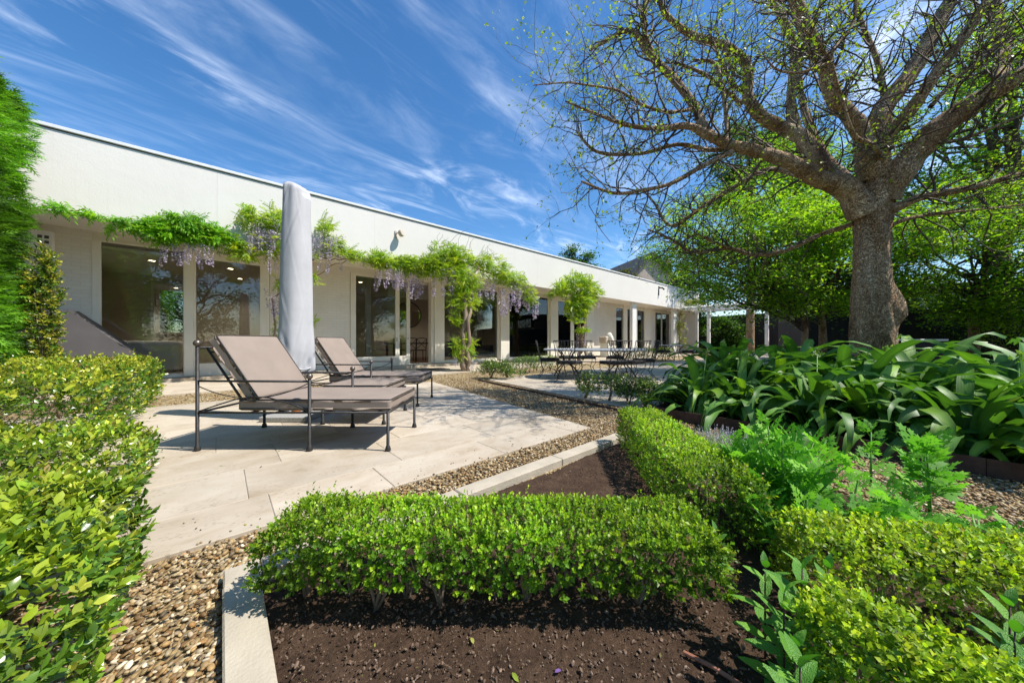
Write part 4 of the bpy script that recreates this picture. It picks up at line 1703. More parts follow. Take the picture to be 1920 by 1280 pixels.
def hedge(name, label, c, ang, l, w, h, leaf, dens, nleaf=7, z0=.07, amp=.02, old=BOX_OLD, new=BOX_NEW, tmpl=LEAF4,
          mat='leaf', stems=8, faces='txXyY', rnd=.06, tuft=.35, near_parts=0, group=None, inner=.5, shoot=None, wid=1.0, newtop=.75):
    e = empty(name, (c[0], c[1], 0), ang)
    tag(e, label, 'hedge', group)
    P, Nn = box_surface(l, w, h, dens, z0, faces, rnd)
    n = len(P)
    sh = (shoot or leaf * 2.2) * rng.uniform(.6, 1.3, n)
    deep = np.abs(rng.normal(0, .35 * leaf + .012, n))
    P = P + Nn * (wob(P, 7, amp) - deep - sh * .6)[:, None]
    up = np.array([[0, 0, 1.0]])
    ax = Nn * .7 + up * (.55 + .3 * rng.random((n, 1))) + rng.normal(0, tuft, (n, 3))
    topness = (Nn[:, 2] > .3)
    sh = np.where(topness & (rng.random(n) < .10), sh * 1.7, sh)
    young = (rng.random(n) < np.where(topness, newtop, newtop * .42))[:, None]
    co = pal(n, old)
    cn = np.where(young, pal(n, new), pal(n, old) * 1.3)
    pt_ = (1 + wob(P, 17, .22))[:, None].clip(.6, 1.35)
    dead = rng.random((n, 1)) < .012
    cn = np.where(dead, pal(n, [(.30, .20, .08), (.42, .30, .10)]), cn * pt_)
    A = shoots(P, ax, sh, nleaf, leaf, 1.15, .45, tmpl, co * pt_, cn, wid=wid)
    # leaves within
    ni = int(n * inner)
    Q = np.stack([rng.uniform(-.5, .5, ni) * l * .94, rng.uniform(-.5, .5, ni) * w * .85, rng.uniform(z0, h * .93, ni)], -1)
    B = shoots(Q, rng.normal(0, .6, (ni, 3)) + up, leaf * 2, max(3, nleaf - 3), leaf, 1.2, .6, tmpl, pal(ni, old), pal(ni, old), wid=wid)
    pos, R, S, C = (np.concatenate([a, b]) for a, b in zip(A, B))
    outer = np.arange(len(pos)) < len(A[0])
    keep = pos[:, 2] > .012
    outer = outer[keep]
    pos, R, S, C = pos[keep], R[keep], S[keep], C[keep]
    if near_parts:
        wp = to_world(pos, (c[0], c[1], 0), ang)
        d = np.linalg.norm(wp - np.array([[0, 0, HC]]), axis=1)
        Y = np.maximum(wp[:, 1], .05)
        pxx, pvv = 960 + F * wp[:, 0] / Y, HZ - F * (wp[:, 2] - HC) / Y
        # the ones that lie on the outside and inside the picture
        vis = (pxx > 0) & (pxx < 1920) & (pvv < 1280) & (wp[:, 1] > .15) & outer
        toptail = pos[:, 2] > h - .09
        d = np.where(vis & toptail, d, d + 50)
        idx = np.argsort(d)[:near_parts]
        mask = np.zeros(len(pos), bool)
        mask[idx] = True
        var = []
        for k in range(8):
            cc = pal(1, new if k < 5 else old, jit=.1)[0]
            var.append(np_mesh('leaf', np.array(tmpl[0]), [np.array([f]) for f in tmpl[1]], M[mat], np.repeat([cc], len(tmpl[0]), 0)))
        for j, i in enumerate(idx):
            o = bpy.data.objects.new('leaf', var[int(rng.integers(8))])
            o.matrix_local = Matrix.Translation(pos[i].tolist()) @ Matrix(R[i].tolist()).to_4x4() @ Matrix.Diagonal((*S[i].tolist(), 1))
            link(o, e)
        pos, R, S, C = pos[~mask], R[~mask], S[~mask], C[~mask]
    V, Pq, CC = scatter(tmpl[0], tmpl[1], pos, R, S, C)
    fo = link(bpy.data.objects.new('foliage', np_mesh('foliage', V, Pq, M[mat], CC)), e)
    fo['kind'] = 'stuff'
    for k in range(stems):
        m = MB()
        bx = (-.5 + (k + .5) / stems) * l * .95 + rng.normal(0, .02)
        by = rng.normal(0, w * .12)
        for j in range(5):
            tx = min(max(bx + rng.normal(0, .085), -l * .47), l * .47)
            ty = min(max(by + rng.normal(0, w * .2), -w * .38), w * .38)
            hz = h * rng.uniform(.55, .85)
            kx, ky = rng.normal(0, .012, 2)
            m.tube([(bx + rng.normal(0, .006), by + rng.normal(0, .006), -.015), (bx + (tx - bx) * .3 + kx, by + (ty - by) * .3 + ky, hz * .35), (bx + (tx - bx) * .7 - ky, by + (ty - by) * .7 + kx, hz * .7), (tx, ty, hz)],
                   [.006, .005, .0035, .002], 5)
        m.build('stem', M['brown_stem'], e, smooth=True)
    return e


# parterre of clipped box round the soil bed
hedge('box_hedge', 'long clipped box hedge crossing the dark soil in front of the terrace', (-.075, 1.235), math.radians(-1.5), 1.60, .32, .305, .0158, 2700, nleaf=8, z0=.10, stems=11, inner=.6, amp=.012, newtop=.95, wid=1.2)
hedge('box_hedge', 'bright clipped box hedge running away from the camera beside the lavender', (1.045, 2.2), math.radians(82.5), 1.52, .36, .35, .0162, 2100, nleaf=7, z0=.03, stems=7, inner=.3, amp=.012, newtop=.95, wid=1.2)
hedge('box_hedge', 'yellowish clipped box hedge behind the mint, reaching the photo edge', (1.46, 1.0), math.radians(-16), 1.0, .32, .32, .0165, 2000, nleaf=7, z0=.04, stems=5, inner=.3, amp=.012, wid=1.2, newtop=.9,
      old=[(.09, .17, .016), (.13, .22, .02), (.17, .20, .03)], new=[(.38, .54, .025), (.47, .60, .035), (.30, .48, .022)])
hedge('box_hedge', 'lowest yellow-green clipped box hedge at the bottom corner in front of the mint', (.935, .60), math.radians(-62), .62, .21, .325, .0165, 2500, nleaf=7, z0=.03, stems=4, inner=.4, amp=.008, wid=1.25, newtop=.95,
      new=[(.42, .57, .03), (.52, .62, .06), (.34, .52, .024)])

# larger-leaved hedge on the left, three clipped blocks
LH = ROT_H + pi / 2


def hedge_un(u0, u1, n0, n1, **kw):
    c = W((u0 + u1) / 2, (n0 + n1) / 2)
    return hedge(c=(c.x, c.y), ang=LH, l=n1 - n0, w=u1 - u0, **kw)


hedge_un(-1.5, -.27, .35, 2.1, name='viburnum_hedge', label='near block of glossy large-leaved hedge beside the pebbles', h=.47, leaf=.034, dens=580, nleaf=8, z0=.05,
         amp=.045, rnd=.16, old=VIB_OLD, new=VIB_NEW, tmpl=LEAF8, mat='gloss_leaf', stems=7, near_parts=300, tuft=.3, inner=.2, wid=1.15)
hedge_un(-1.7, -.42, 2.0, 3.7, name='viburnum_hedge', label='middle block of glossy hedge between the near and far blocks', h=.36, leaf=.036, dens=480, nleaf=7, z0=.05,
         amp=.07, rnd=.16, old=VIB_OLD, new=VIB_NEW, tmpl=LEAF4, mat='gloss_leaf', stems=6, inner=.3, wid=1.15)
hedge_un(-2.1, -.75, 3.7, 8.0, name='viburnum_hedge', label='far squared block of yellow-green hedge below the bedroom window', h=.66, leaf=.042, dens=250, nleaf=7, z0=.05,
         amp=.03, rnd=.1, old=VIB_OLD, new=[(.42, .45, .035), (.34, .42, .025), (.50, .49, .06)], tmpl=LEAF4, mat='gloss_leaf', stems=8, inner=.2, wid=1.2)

# tall conifer hedge
SPRAY = ([], [])
for k in range(8):
    y = .06 + .1 * k
    s_ = -1 if k % 2 else 1
    ln_ = .42 * (1 - .07 * k)
    a_ = s_ * .55
    dx, dy = math.sin(a_) * ln_, math.cos(a_) * ln_
    b_ = len(SPRAY[0])
    SPRAY[0].extend([(0, y, 0), (dx * .5 - dy * .09, y + dy * .5 + dx * .09, .03), (dx, y + dy, -.04), (dx * .5 + dy * .09, y + dy * .5 - dx * .09, .03)])
    SPRAY[1].append((b_, b_ + 1, b_ + 2, b_ + 3))
b_ = len(SPRAY[0])
SPRAY[0].extend([(0, 0, 0), (-.04, .5, .02), (0, 1.05, -.06), (.04, .5, .02)])
SPRAY[1].append((b_, b_ + 1, b_ + 2, b_ + 3))


def conifer(u0, u1, n0, n1, h, label, dens, faces):
    c = W((u0 + u1) / 2, (n0 + n1) / 2)
    e = empty('conifer_hedge', c, LH)
    tag(e, label, 'hedge')
    P, Nn = box_surface(n1 - n0, u1 - u0, h, dens, .1, faces, rnd=.35)
    kp = (P[:, 0] > (n1 - n0) / 2 - 1.9) | (rng.random(len(P)) < .12)
    P, Nn = P[kp], Nn[kp]
    n = len(P)
    P = P + Nn * (wob(P, 4, .05) - rng.random(n) * .16 - .1)[:, None]
    fw = Nn + np.array([[0, 0, .3]]) + rng.normal(0, .5, (n, 3))
    nr = np.array([[0, 0, 1.0]]) + rng.normal(0, .45, (n, 3)) - Nn * .2
    col = pal(n, [(.11, .27, .018), (.16, .36, .024), (.22, .44, .03), (.07, .18, .016)])
    V, Pq, C = scatter(SPRAY[0], SPRAY[1], P, frames(fw, nr), rng.uniform(.1, .28, n), col * (1 + wob(P, 12, .35))[:, None].clip(.45, 1.5))
    o = link(bpy.data.objects.new('foliage', np_mesh('foliage', V, Pq, M['soft_leaf'], C, smooth=False)), e)
    o['kind'] = 'stuff'
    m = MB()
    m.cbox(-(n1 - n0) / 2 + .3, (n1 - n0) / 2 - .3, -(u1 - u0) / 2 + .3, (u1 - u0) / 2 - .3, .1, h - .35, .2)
    m.build('dark_core', simple('core_shade', (.02, .035, .01), .9), e)  # solid dark box blocks see-through, stands in for shade between sprays
    for k in range(int((n1 - n0) / 1.1)):
        x = -(n1 - n0) / 2 + .5 + k * 1.1
        MB().tube([(x, 0, 0), (x, 0, .5)], .06, 8).build('trunk', M['twig'], e)


conifer(-3.7, -2.22, 1.0, 8.9, 4.85, 'very tall feathery green conifer hedge at the photo edge, higher than the roof', 620, 'tXy')


def shrub(name, label, c, rx, ry, h, leaf, n, nleaf, old, new, cat='shrub', mat='gloss_leaf', group=None, z0=.08, tmpl=LEAF4, stems=3, zpow=1.0, clumps=0):
    e = empty(name, (c[0], c[1], 0))
    tag(e, label, cat, group)
    if clumps:
        cc = np.stack([rng.normal(0, .45, clumps) * rx, rng.normal(0, .45, clumps) * ry, z0 + (h - z0) * (.1 + .85 * rng.random(clumps))], -1)
        k = rng.integers(clumps, size=n)
        d = unit(rng.standard_normal((n, 3))) * (rng.random((n, 1)) ** .5)
        P = cc[k] + d * np.array([[rx * .55, ry * .55, (h - z0) * .22]])
        Nn = unit(d + (cc[k] * np.array([[1 / rx, 1 / ry, 0]])) * .4)
    else:
        d = unit(rng.standard_normal((n, 3)))
        r = rng.random((n, 1)) ** .4
        P = d * r * np.array([[rx, ry, (h - z0) / 2]]) + np.array([[0, 0, z0 + (h - z0) / 2]])
        P[:, :2] *= (1 + .2 * wob(P, 3, 1.0))[:, None]
        Nn = d
    ax = Nn * .8 + np.array([[0, 0, .6]]) + rng.normal(0, .3, (n, 3))
    young = rng.random((n, 1)) < .55
    A = shoots(P, ax, leaf * 2, nleaf, leaf, 1.2, .5, tmpl, pal(n, old), np.where(young, pal(n, new), pal(n, old)))
    keep = A[0][:, 2] > .01
    V, Pq, C = scatter(tmpl[0], tmpl[1], *(a[keep] for a in A))
    fo = link(bpy.data.objects.new('foliage', np_mesh('foliage', V, Pq, M[mat], C)), e)
    fo['kind'] = 'stuff'
    for k in range(stems):
        a = rng.uniform(0, 6.28)
        q = rng.uniform(.3, .7)
        MB().tube([(rng.normal(0, .02), rng.normal(0, .02), -.02), (rx * q * .4 * math.cos(a), ry * q * .4 * math.sin(a), h * .4), (rx * q * math.cos(a), ry * q * math.sin(a), h * .8)], [.012, .009, .004], 5).build('stem', M['brown_stem'], e, smooth=True)
    return e


p = W(-2.06, 8.55)
shrub('yellow_shrub', 'upright yellow-leaved shrub against the tall conifer hedge', (p.x, p.y), .15, .15, 2.15, .05, 1150, 7, VIB_OLD, [(.50, .45, .035), (.40, .43, .035), (.56, .48, .07)], tmpl=LEAF4, clumps=22, stems=4)

LOW_OLD = [(.05, .10, .018), (.07, .14, .02), (.09, .17, .025)]
LOW_NEW = [(.18, .27, .035), (.26, .34, .05)]
# low shrubs along the dining terrace edge
row = [(1100, 752, .22, .36), (1145, 757, .24, .38), (1180, 762, .2, .3), (1208, 766, .22, .34), (1238, 770, .25, .36)]
for i, (px, v, r, h) in enumerate(row):
    q = gp(px, v - 6)
    shrub('low_shrub', ORD[i] + ' small dark shrub from the gravel bend in the row edging the dining terrace', (q.x, q.y), r, r, h, .03, 380, 6, LOW_OLD, LOW_NEW, group='small shrubs edging the dining terrace', clumps=12, z0=.1)
row = [(920, 709, .42, .42), (950, 708, .38, .45)]
for i, (px, v, r, h) in enumerate(row):
    q = gp(px, v)
    shrub('low_shrub', ('rounded dark shrub beside the wisteria trunk', 'rounded dark shrub at the terrace corner before the living room glass')[i], (q.x, q.y), r, r, h, .035, 650, 6, LOW_OLD, LOW_NEW, clumps=14, z0=.08)
for i, (px0, px1) in enumerate(((972, 1002), (1000, 1040))):
    c = W((u_at(px0, 7.0) + u_at(px1, 7.0)) / 2, 7.0)
    hedge('low_hedge', ('low green hedge at the foot of the living room glass, nearer the wisteria', 'low green hedge at the foot of the living room glass, nearer the table')[i],
          (c.x, c.y), ROT_H, abs(u_at(px1, 7.0) - u_at(px0, 7.0)), .5, .42, .035, 260, nleaf=6, old=LOW_OLD, new=[(.16, .24, .03), (.22, .3, .04)], stems=4, mat='gloss_leaf', amp=.05, inner=.3)
c = W(u_at(1212, 7.4), 7.4)
hedge('low_hedge', 'low yellow-green hedge below the white column beyond the table', (c.x, c.y), ROT_H, 5.0, .6, .5, .05, 120, nleaf=6, old=LOW_OLD, new=[(.26, .3, .03), (.22, .3, .04)], stems=4, mat='gloss_leaf', amp=.05, inner=.3)

# ---- broad strap-leaf plants of the border
def strap_leaf(length, width, rise, fall, twist, seed):
    r = np.random.default_rng(seed)
    nseg = 10
    pts = []
    a = rise
    x = z = 0.0
    for i in range(nseg + 1):
        pts.append((x, z, a))
        t = i / nseg
        x += length / nseg * math.cos(a)
        z += length / nseg * math.sin(a)
        a -= fall * (1.6 * t) / nseg * 1.6
    V, Fq = [], []
    for i, (x, z, a) in enumerate(pts):
        t = i / nseg
        if t < .3:
            w = width * (.10 + .30 * (t / .3) ** 2)
        else:
            s = (t - .3) / .7
            w = width * (.40 + .60 * math.sin(pi * min(1, s * 1.15 + .08)) ** .8) * (1 - s ** 5)
            w = max(w, width * .01)
        w *= .5
        fold = .42 if t < .4 else .22
        wv = .012 * math.sin(9 * t + r.uniform(0, 6))
        ct, st = math.cos(twist * t), math.sin(twist * t)
        nx, nz = -math.sin(a), math.cos(a)
        for s_ in (-1, 0, 1):
            up = w * fold * abs(s_) + wv * s_
            yy = s_ * w * ct - up * st * .5
            uz = up * ct + s_ * w * st
            V.append((x + nx * uz, yy, z + nz * uz))
    for i in range(nseg):
        for k in range(2):
            b = i * 3 + k
            Fq.append((b, b + 3, b + 4, b + 1))
    return np.array(V), np.array(Fq)


def mat_strap():
    m, t, b = new_mat('strap_leaf')
    at_ = t.nodes.new('ShaderNodeAttribute')
    at_.attribute_name = 'col'
    oi = t.nodes.new('ShaderNodeObjectInfo')
    rv = ramp(t, oi.outputs['Random'], [(0, (.7, .75, .8)), (.5, (1, 1, 1)), (.85, (1.25, 1.2, .95)), (1, (2.0, 1.55, .7))])
    st = noise_out(t, 4, 3, .5, stretch=(1, 26, 1))
    col = mixcol(t, 1.0, at_.outputs['Color'], rv, 'MULTIPLY')
    col = mixcol(t, 1.0, col, ramp(t, st, [(.3, (.8, .85, .8)), (.7, (1.15, 1.12, 1.1))]), 'MULTIPLY')
    t.links.new(col, b.inputs['Base Color'])
    b.inputs['Roughness'].default_value = .48
    b.inputs['Specular IOR Level'].default_value = .4
    bump(t, b, noise_out(t, 5, 2, .5, stretch=(1, 30, 1)), .3, .004)
    tr = t.nodes.new('ShaderNodeBsdfTranslucent')
    t.links.new(mixcol(t, 1.0, col, (1.6, 1.9, .6), 'MULTIPLY'), tr.inputs['Color'])
    mx = t.nodes.new('ShaderNodeMixShader')
    mx.inputs[0].default_value = .22
    t.links.new(b.outputs[0], mx.inputs[1])
    t.links.new(tr.outputs[0], mx.inputs[2])
    t.links.new(mx.outputs[0], t.nodes['Material Output'].inputs['Surface'])
    return m


M['strap'] = mat_strap()
SL = []
for k in range(18):
    up = k % 6
    ln = rng.uniform(.72, 1.02)
    V, Fq = strap_leaf(ln, rng.uniform(.08, .11), [1.4, 1.22, 1.05, .88, .7, .5][up] + rng.normal(0, .06), [1.7, 2.4, 2.7, 2.8, 2.6, 2.2][up] * rng.uniform(.85, 1.2), rng.normal(0, .5), k)
    base = np.array([.068, .16, .03]) * rng.uniform(.8, 1.25)
    C = np.repeat([base], len(V), 0)
    mid = np.arange(len(V)) % 3 == 1
    C[mid] = C[mid] * 1.35 + np.array([.02, .03, 0])
    SL.append(np_mesh('leaf', V, [Fq], M['strap'], C))


def bud_mesh():
    parts = []
    n = 26
    pos = np.stack([rng.normal(0, .014, n), rng.normal(0, .014, n), rng.uniform(0, .09, n)], -1)
    V, P, C = scatter(LEAF4[0], LEAF4[1], pos, frames(rng.normal(0, .5, (n, 3)) + [[0, 0, 1]], rng.standard_normal((n, 3))), rng.uniform(.025, .05, n), pal(n, [(.16, .30, .05), (.22, .36, .08), (.12, .25, .04)]))
    return np_mesh('flower_bud', V, P, M['leaf'], C)


BUD = bud_mesh()
STALK = MB().tube([(0, 0, 0), (.01, 0, .4), (.03, .01, .76)], [.008, .007, .005], 5).mesh('flower_stalk', M['green_stem'], True)


def strap_plant(u, n, label, nl, sc=1.0, stalks=0, group='strap-leaf plants of the border'):
    q = W(u, n)
    e = empty('strap_leaf_plant', (q.x, q.y, 0), rng.uniform(0, 6.28))
    tag(e, label, 'plant', group)
    for k in range(nl):
        a = k * 2.39996 + rng.normal(0, .25)
        t = k / nl
        idx = min(5, int(t * 6 + rng.uniform(-.4, .6)))
        idx = max(0, idx)
        me = SL[idx + 6 * int(rng.integers(3))]
        r0 = .02 + .09 * t
        s_ = sc * rng.uniform(.82, 1.15)
        o = obj('leaf', me, e, (r0 * math.cos(a), r0 * math.sin(a), .0), (rng.normal(0, .12), rng.normal(0, .08), a), s_)
    for k in range(stalks):
        a = rng.uniform(0, 6.28)
        s = obj('flower_stalk', STALK, e, (.04 * math.cos(a), .04 * math.sin(a), 0), (rng.normal(0, .1), rng.normal(0, .1), a), min(sc, 1.1) * rng.uniform(.9, 1.05))
        obj('flower_bud', BUD, s, (.03, .01, .74))


# front row along the steel edging, counted from the dining terrace corner
for i, n in enumerate((1.55, 1.05, .55, .05, -.42, -.9, -1.4, -1.95)):
    strap_plant(4.66 + rng.normal(0, .05), n + rng.normal(0, .05), ORD[i] + ' strap-leaf plant from the dining terrace, in the row at the steel edging', 54, (1.02 if n > -1 else .86) + .06 * rng.random(), stalks=1 if i in (0, 2) else 0)
for i, n in enumerate((1.5, .9, .3, -.3, -.85, -1.5)):
    strap_plant(5.35 + rng.normal(0, .06), n + rng.normal(0, .06), ORD[i] + ' strap-leaf plant from the dining terrace, in the middle row', 56, (1.3 if n > -1.2 else 1.0) + .05 * rng.random(), stalks=1 if i in (1, 4) else 0)
for i, n in enumerate((1.4, .7, -.05, -1.2, -1.9)):
    strap_plant(5.95 + rng.normal(0, .06), n + rng.normal(0, .06), ORD[i] + ' strap-leaf plant from the dining terrace, in the back row before the trunk', 54, 1.42 + .05 * rng.random(), stalks=1 if i in (0, 2) else 0)
for i, (u, n) in enumerate(((6.7, 1.2), (6.9, .4), (6.6, -2.2), (7.3, -2.6))):
    strap_plant(u, n, ('strap-leaf plant behind the back row, furthest towards the pergola', 'strap-leaf plant tucked close to the trunk on its pergola side', 'strap-leaf plant just past the trunk towards the photo edge', 'strap-leaf plant furthest back near the ivy')[i], 40, 1.3, stalks=0)

# ---- mint: stems with pairs of crinkled leaves
def mint_leaf():
    nseg, V, Fq = 8, [], []
    for i in range(nseg + 1):
        t = i / nseg
        w = .24 * math.sin(pi * (t * .93 + .05)) ** .75 * (1.05 - .35 * t)
        for s_ in (-1, -.5, 0, .5, 1):
            ser = 1 + (.06 if i % 2 else -.04) * (abs(s_) == 1)
            z = .16 * abs(s_) * w + .018 * math.sin(i * 2.3) * (abs(s_) == .5) - .28 * t * t
            V.append((s_ * w * ser, t, z))
    for i in range(nseg):
        for k in range(4):
            b = i * 5 + k
            Fq.append((b, b + 1, b + 6, b + 5))
    return np.array(V), np.array(Fq)


def mat_mint():
    m, t, b = new_mat('mint_leaf')
    at_ = t.nodes.new('ShaderNodeAttribute')
    at_.attribute_name = 'col'
    oi = t.nodes.new('ShaderNodeObjectInfo')
    tcn = t.nodes.new('ShaderNodeTexCoord')
    vor = t.nodes.new('ShaderNodeTexVoronoi')
    vor.inputs['Scale'].default_value = 24
    t.links.new(tcn.outputs['Object'], vor.inputs['Vector'])
    col = mixcol(t, 1.0, at_.outputs['Color'], ramp(t, oi.outputs['Random'], [(0, (.8, .85, .8)), (1, (1.25, 1.15, 1.1))]), 'MULTIPLY')
    col = mixcol(t, 1.0, col, ramp(t, vor.outputs['Distance'], [(0, (1.06, 1.06, 1.05)), (.7, (.88, .9, .86))]), 'MULTIPLY')
    t.links.new(col, b.inputs['Base Color'])
    b.inputs['Roughness'].default_value = .5
    bump(t, b, math_n(t, 'MULTIPLY', vor.outputs['Distance'], -1.0), .35, .02)
    tr = t.nodes.new('ShaderNodeBsdfTranslucent')
    t.links.new(mixcol(t, 1.0, col, (1.3, 1.7, .6), 'MULTIPLY'), tr.inputs['Color'])
    mx = t.nodes.new('ShaderNodeMixShader')
    mx.inputs[0].default_value = .25
    t.links.new(b.outputs[0], mx.inputs[1])
    t.links.new(tr.outputs[0], mx.inputs[2])
    t.links.new(mx.outputs[0], t.nodes['Material Output'].inputs['Surface'])
    return m


M['mint'] = mat_mint()
mv, mf = mint_leaf()
MINT = [np_mesh('leaf', mv * [[rng.uniform(.9, 1.2), 1, rng.uniform(.6, 1.3)]], [mf], M['mint'], np.repeat([c_], len(mv), 0)) for c_ in ((.12, .32, .03), (.10, .28, .03), (.17, .39, .035), (.15, .35, .05))]


def mint(x, y, h, nodes, leaf, label, lean=(0, 0)):
    e = empty('mint_plant', (x, y, 0), rng.uniform(0, 6.28))
    tag(e, label, 'plant', 'mint in the herb bed')
    MB().tube([(0, 0, -.01), (lean[0] * .4, lean[1] * .4, h * .5), (lean[0], lean[1], h)], [.003, .0026, .0016], 6).build('stem', M['mint_stem'], e, smooth=True)
    for k in range(nodes):
        t = .2 + .8 * k / (nodes - 1)
        a0 = k * pi / 2 + rng.normal(0, .2)
        px, py = lean[0] * t * t, lean[1] * t * t
        for s_ in (0, pi):
            a = a0 + s_
            ll = leaf * (1.0 if t < .75 else 1.0 - 1.6 * (t - .75)) * rng.uniform(.85, 1.15)
            tilt = .4 + .8 * max(0, t - .55) / .45
            obj('leaf', MINT[int(rng.integers(4))], e, (px, py, h * t), (tilt + rng.normal(0, .12), rng.normal(0, .15), a), ll)


mint(.60, .68, .27, 6, .082, 'upright mint with crinkled leaves and purple stem at the bare soil')
mint(.70, .84, .30, 7, .085, 'mint behind the lowest box hedge, next to the upright one')
mint(.80, .90, .32, 7, .085, 'mint in the middle of the row behind the lowest box hedge')
mint(.90, .93, .30, 6, .07, 'mint at the yellowish hedge end, shaded')
mint(1.14, .74, .29, 7, .08, 'tall dark mint at the photo edge above the lowest hedge')
mint(1.22, .80, .30, 7, .08, 'dark mint at the photo edge below the yellowish hedge')
mint(1.07, .66, .27, 6, .08, 'low dark mint between the lowest hedge and the photo edge')
mint(.66, .76, .24, 6, .08, 'low mint tucked between the upright one and the lowest hedge')
mint(.76, .98, .27, 6, .075, 'mint in front of the yellowish hedge corner, half shaded')
mint(.78, 1.25, .22, 5, .06, 'small mint seedling in the gap beyond the near hedge end')

# ---- feathery lobed herbs
def frond_template():
    V, Fq = [], []

    def leaflet(ox, oy, oz, ang, ln):
        """five-toothed lobe"""
        b = len(V)
        ca, sa = math.cos(ang), math.sin(ang)
        prof = [(0, 0), (-.14, .28), (-.40, .44), (-.20, .52), (-.30, .80), (-.10, .72), (0, 1.0), (.10, .72), (.30, .80), (.20, .52), (.40, .44), (.14, .28)]
        for x, y in prof:
            X, Y = x * ln, y * ln
            V.append((ox + X * ca + Y * sa, oy - X * sa + Y * ca, oz + .12 * abs(X) - .15 * Y * Y / max(ln, .01)))
        c_ = [0, 1, 3, 5, 6, 7, 9, 11]
        Fq.extend([(b, b + 1, b + 11), (b + 1, b + 2, b + 3), (b + 1, b + 3, b + 9, b + 11), (b + 9, b + 10, b + 11), (b + 3, b + 4, b + 5), (b + 3, b + 5, b + 7, b + 9), (b + 7, b + 8, b + 9), (b + 5, b + 6, b + 7)])
    for k in range(2):
        y = .34 + .27 * k
        for s_ in (-1, 1):
            leaflet(0, y, -.12 * y * y, s_ * (.95 - .12 * k), .50 - .07 * k)
    leaflet(0, .74, -.08, 0, .5)
    b = len(V)
    for i in range(6):
        t = i / 5 * .9
        V.append((-.012, t, -.12 * t * t - .004))
        V.append((.012, t, -.12 * t * t - .004))
    for i in range(5):
        Fq.append((b + 2 * i, b + 2 * i + 1, b + 2 * i + 3, b + 2 * i + 2))
    return V, Fq


FR = frond_template()


def frond_mesh(col):
    by = {}
    for f in FR[1]:
        by.setdefault(len(f), []).append(f)
    return np_mesh('leaf', np.array(FR[0]), [np.array(x) for x in by.values()], M['soft_leaf'], np.repeat([col], len(FR[0]), 0))


FRM = [frond_mesh(c_) for c_ in ((.19, .46, .05), (.15, .39, .04), (.26, .55, .06), (.11, .30, .035))]


def herb(x, y, h, stems, fronds, size, label, spread=.12, leanx=0.0):
    e = empty('feathery_herb', (x, y, 0))
    tag(e, label, 'plant', 'feathery herbs in the bed')
    for s in range(stems):
        a = rng.uniform(0, 6.28)
        r = spread * (rng.random() ** .5 if stems > 1 else 0)
        hx, hy = r * math.cos(a), r * math.sin(a)
        hh = h * (1 - .35 * (r / spread if spread else 0)) * rng.uniform(.85, 1.0)
        tip = Vector((hx * 1.9 + leanx, hy * 1.9, hh))
        base = Vector((hx * .5, hy * .5, 0))
        mid = base.lerp(tip, .5) + Vector((-hx * .15, -hy * .15, .02))
        st = MB().tube([base, mid, tip], [.006, .005, .003], 6).build('stem', M['green_stem'], e, smooth=True)
        for k in range(fronds):
            t = (.22 if stems > 1 else .3) + .8 * k / fronds
            t = min(t, 1)
            pt = base.lerp(mid, t * 2) if t < .5 else mid.lerp(tip, t * 2 - 1)
            fa = k * 2.4 + rng.normal(0, .3)
            el = .35 + .8 * t + rng.normal(0, .15)
            sz = size * (1.1 - .55 * t) * rng.uniform(.8, 1.2)
            obj('leaf', FRM[int(rng.integers(4))], e, pt, (el, rng.normal(0, .2), fa), sz)


herb(1.36, 1.64, .62, 17, 13, .155, 'large bright feathery herb clump beside the lavender', spread=.15)
herb(1.20, 1.40, .40, 7, 10, .12, 'lower feathery herb at the end of the bright box hedge', spread=.1)
herb(1.64, 1.60, .34, 5, 10, .13, 'mid-height feathery herb to the path side of the large clump', spread=.13)
herb(1.98, 1.80, .46, 1, 14, .13, 'single thin feathery herb stem standing against the pebbles')
herb(2.09, 1.62, .58, 2, 16, .19, 'tall feathery herb with thick stem before the steel edging', spread=.02)
herb(2.02, 1.40, .20, 7, 8, .12, 'low feathery herb behind the yellowish hedge', spread=.16)
herb(2.45, 1.30, .17, 6, 8, .12, 'low feathery herb at the photo edge beside the pebbles', spread=.16)
herb(1.72, 1.36, .22, 7, 8, .13, 'low feathery herb between the large clump and the yellowish hedge', spread=.14)

# ---- lavender
e = empty('lavender', (1.52, 2.42, 0))
tag(e, 'silvery lavender bush with pale flower spikes behind the bright hedge', 'lavender')
n = 520
a = rng.uniform(0, 6.28, n)
r = rng.random(n) ** .5 * .14
tip = np.stack([np.cos(a) * r * 1.5, np.sin(a) * r * 1.5, .16 + .14 * rng.random(n)], -1)
A = shoots(np.stack([np.cos(a) * r, np.sin(a) * r, .03 + .05 * rng.random(n)], -1), tip - np.stack([np.cos(a) * r * .6, np.sin(a) * r * .6, 0 * a], -1), .17, 6, .035, .5, .2, NARROW, pal(n, [(.2, .26, .13), (.27, .33, .2)]), pal(n, [(.30, .36, .23), (.38, .42, .32)]))
V, P, C = scatter(NARROW[0], NARROW[1], *A)
o = link(bpy.data.objects.new('foliage', np_mesh('foliage', V, P, M['soft_leaf'], C)), e)
o['kind'] = 'stuff'
n = 160
a = rng.uniform(0, 6.28, n)
r = rng.random(n) ** .5 * .2
b0 = np.stack([np.cos(a) * r, np.sin(a) * r, .2 + .09 * rng.random(n) - r * .25], -1)
A = shoots(b0, np.stack([np.cos(a) * r, np.sin(a) * r, 0 * a + .4], -1), .045, 9, .010, .9, .5, RHOMB, pal(n, [(.42, .40, .52), (.52, .50, .60)]), pal(n, [(.55, .52, .65), (.62, .6, .7)]))
V, P, C = scatter(RHOMB[0], RHOMB[1], *A)
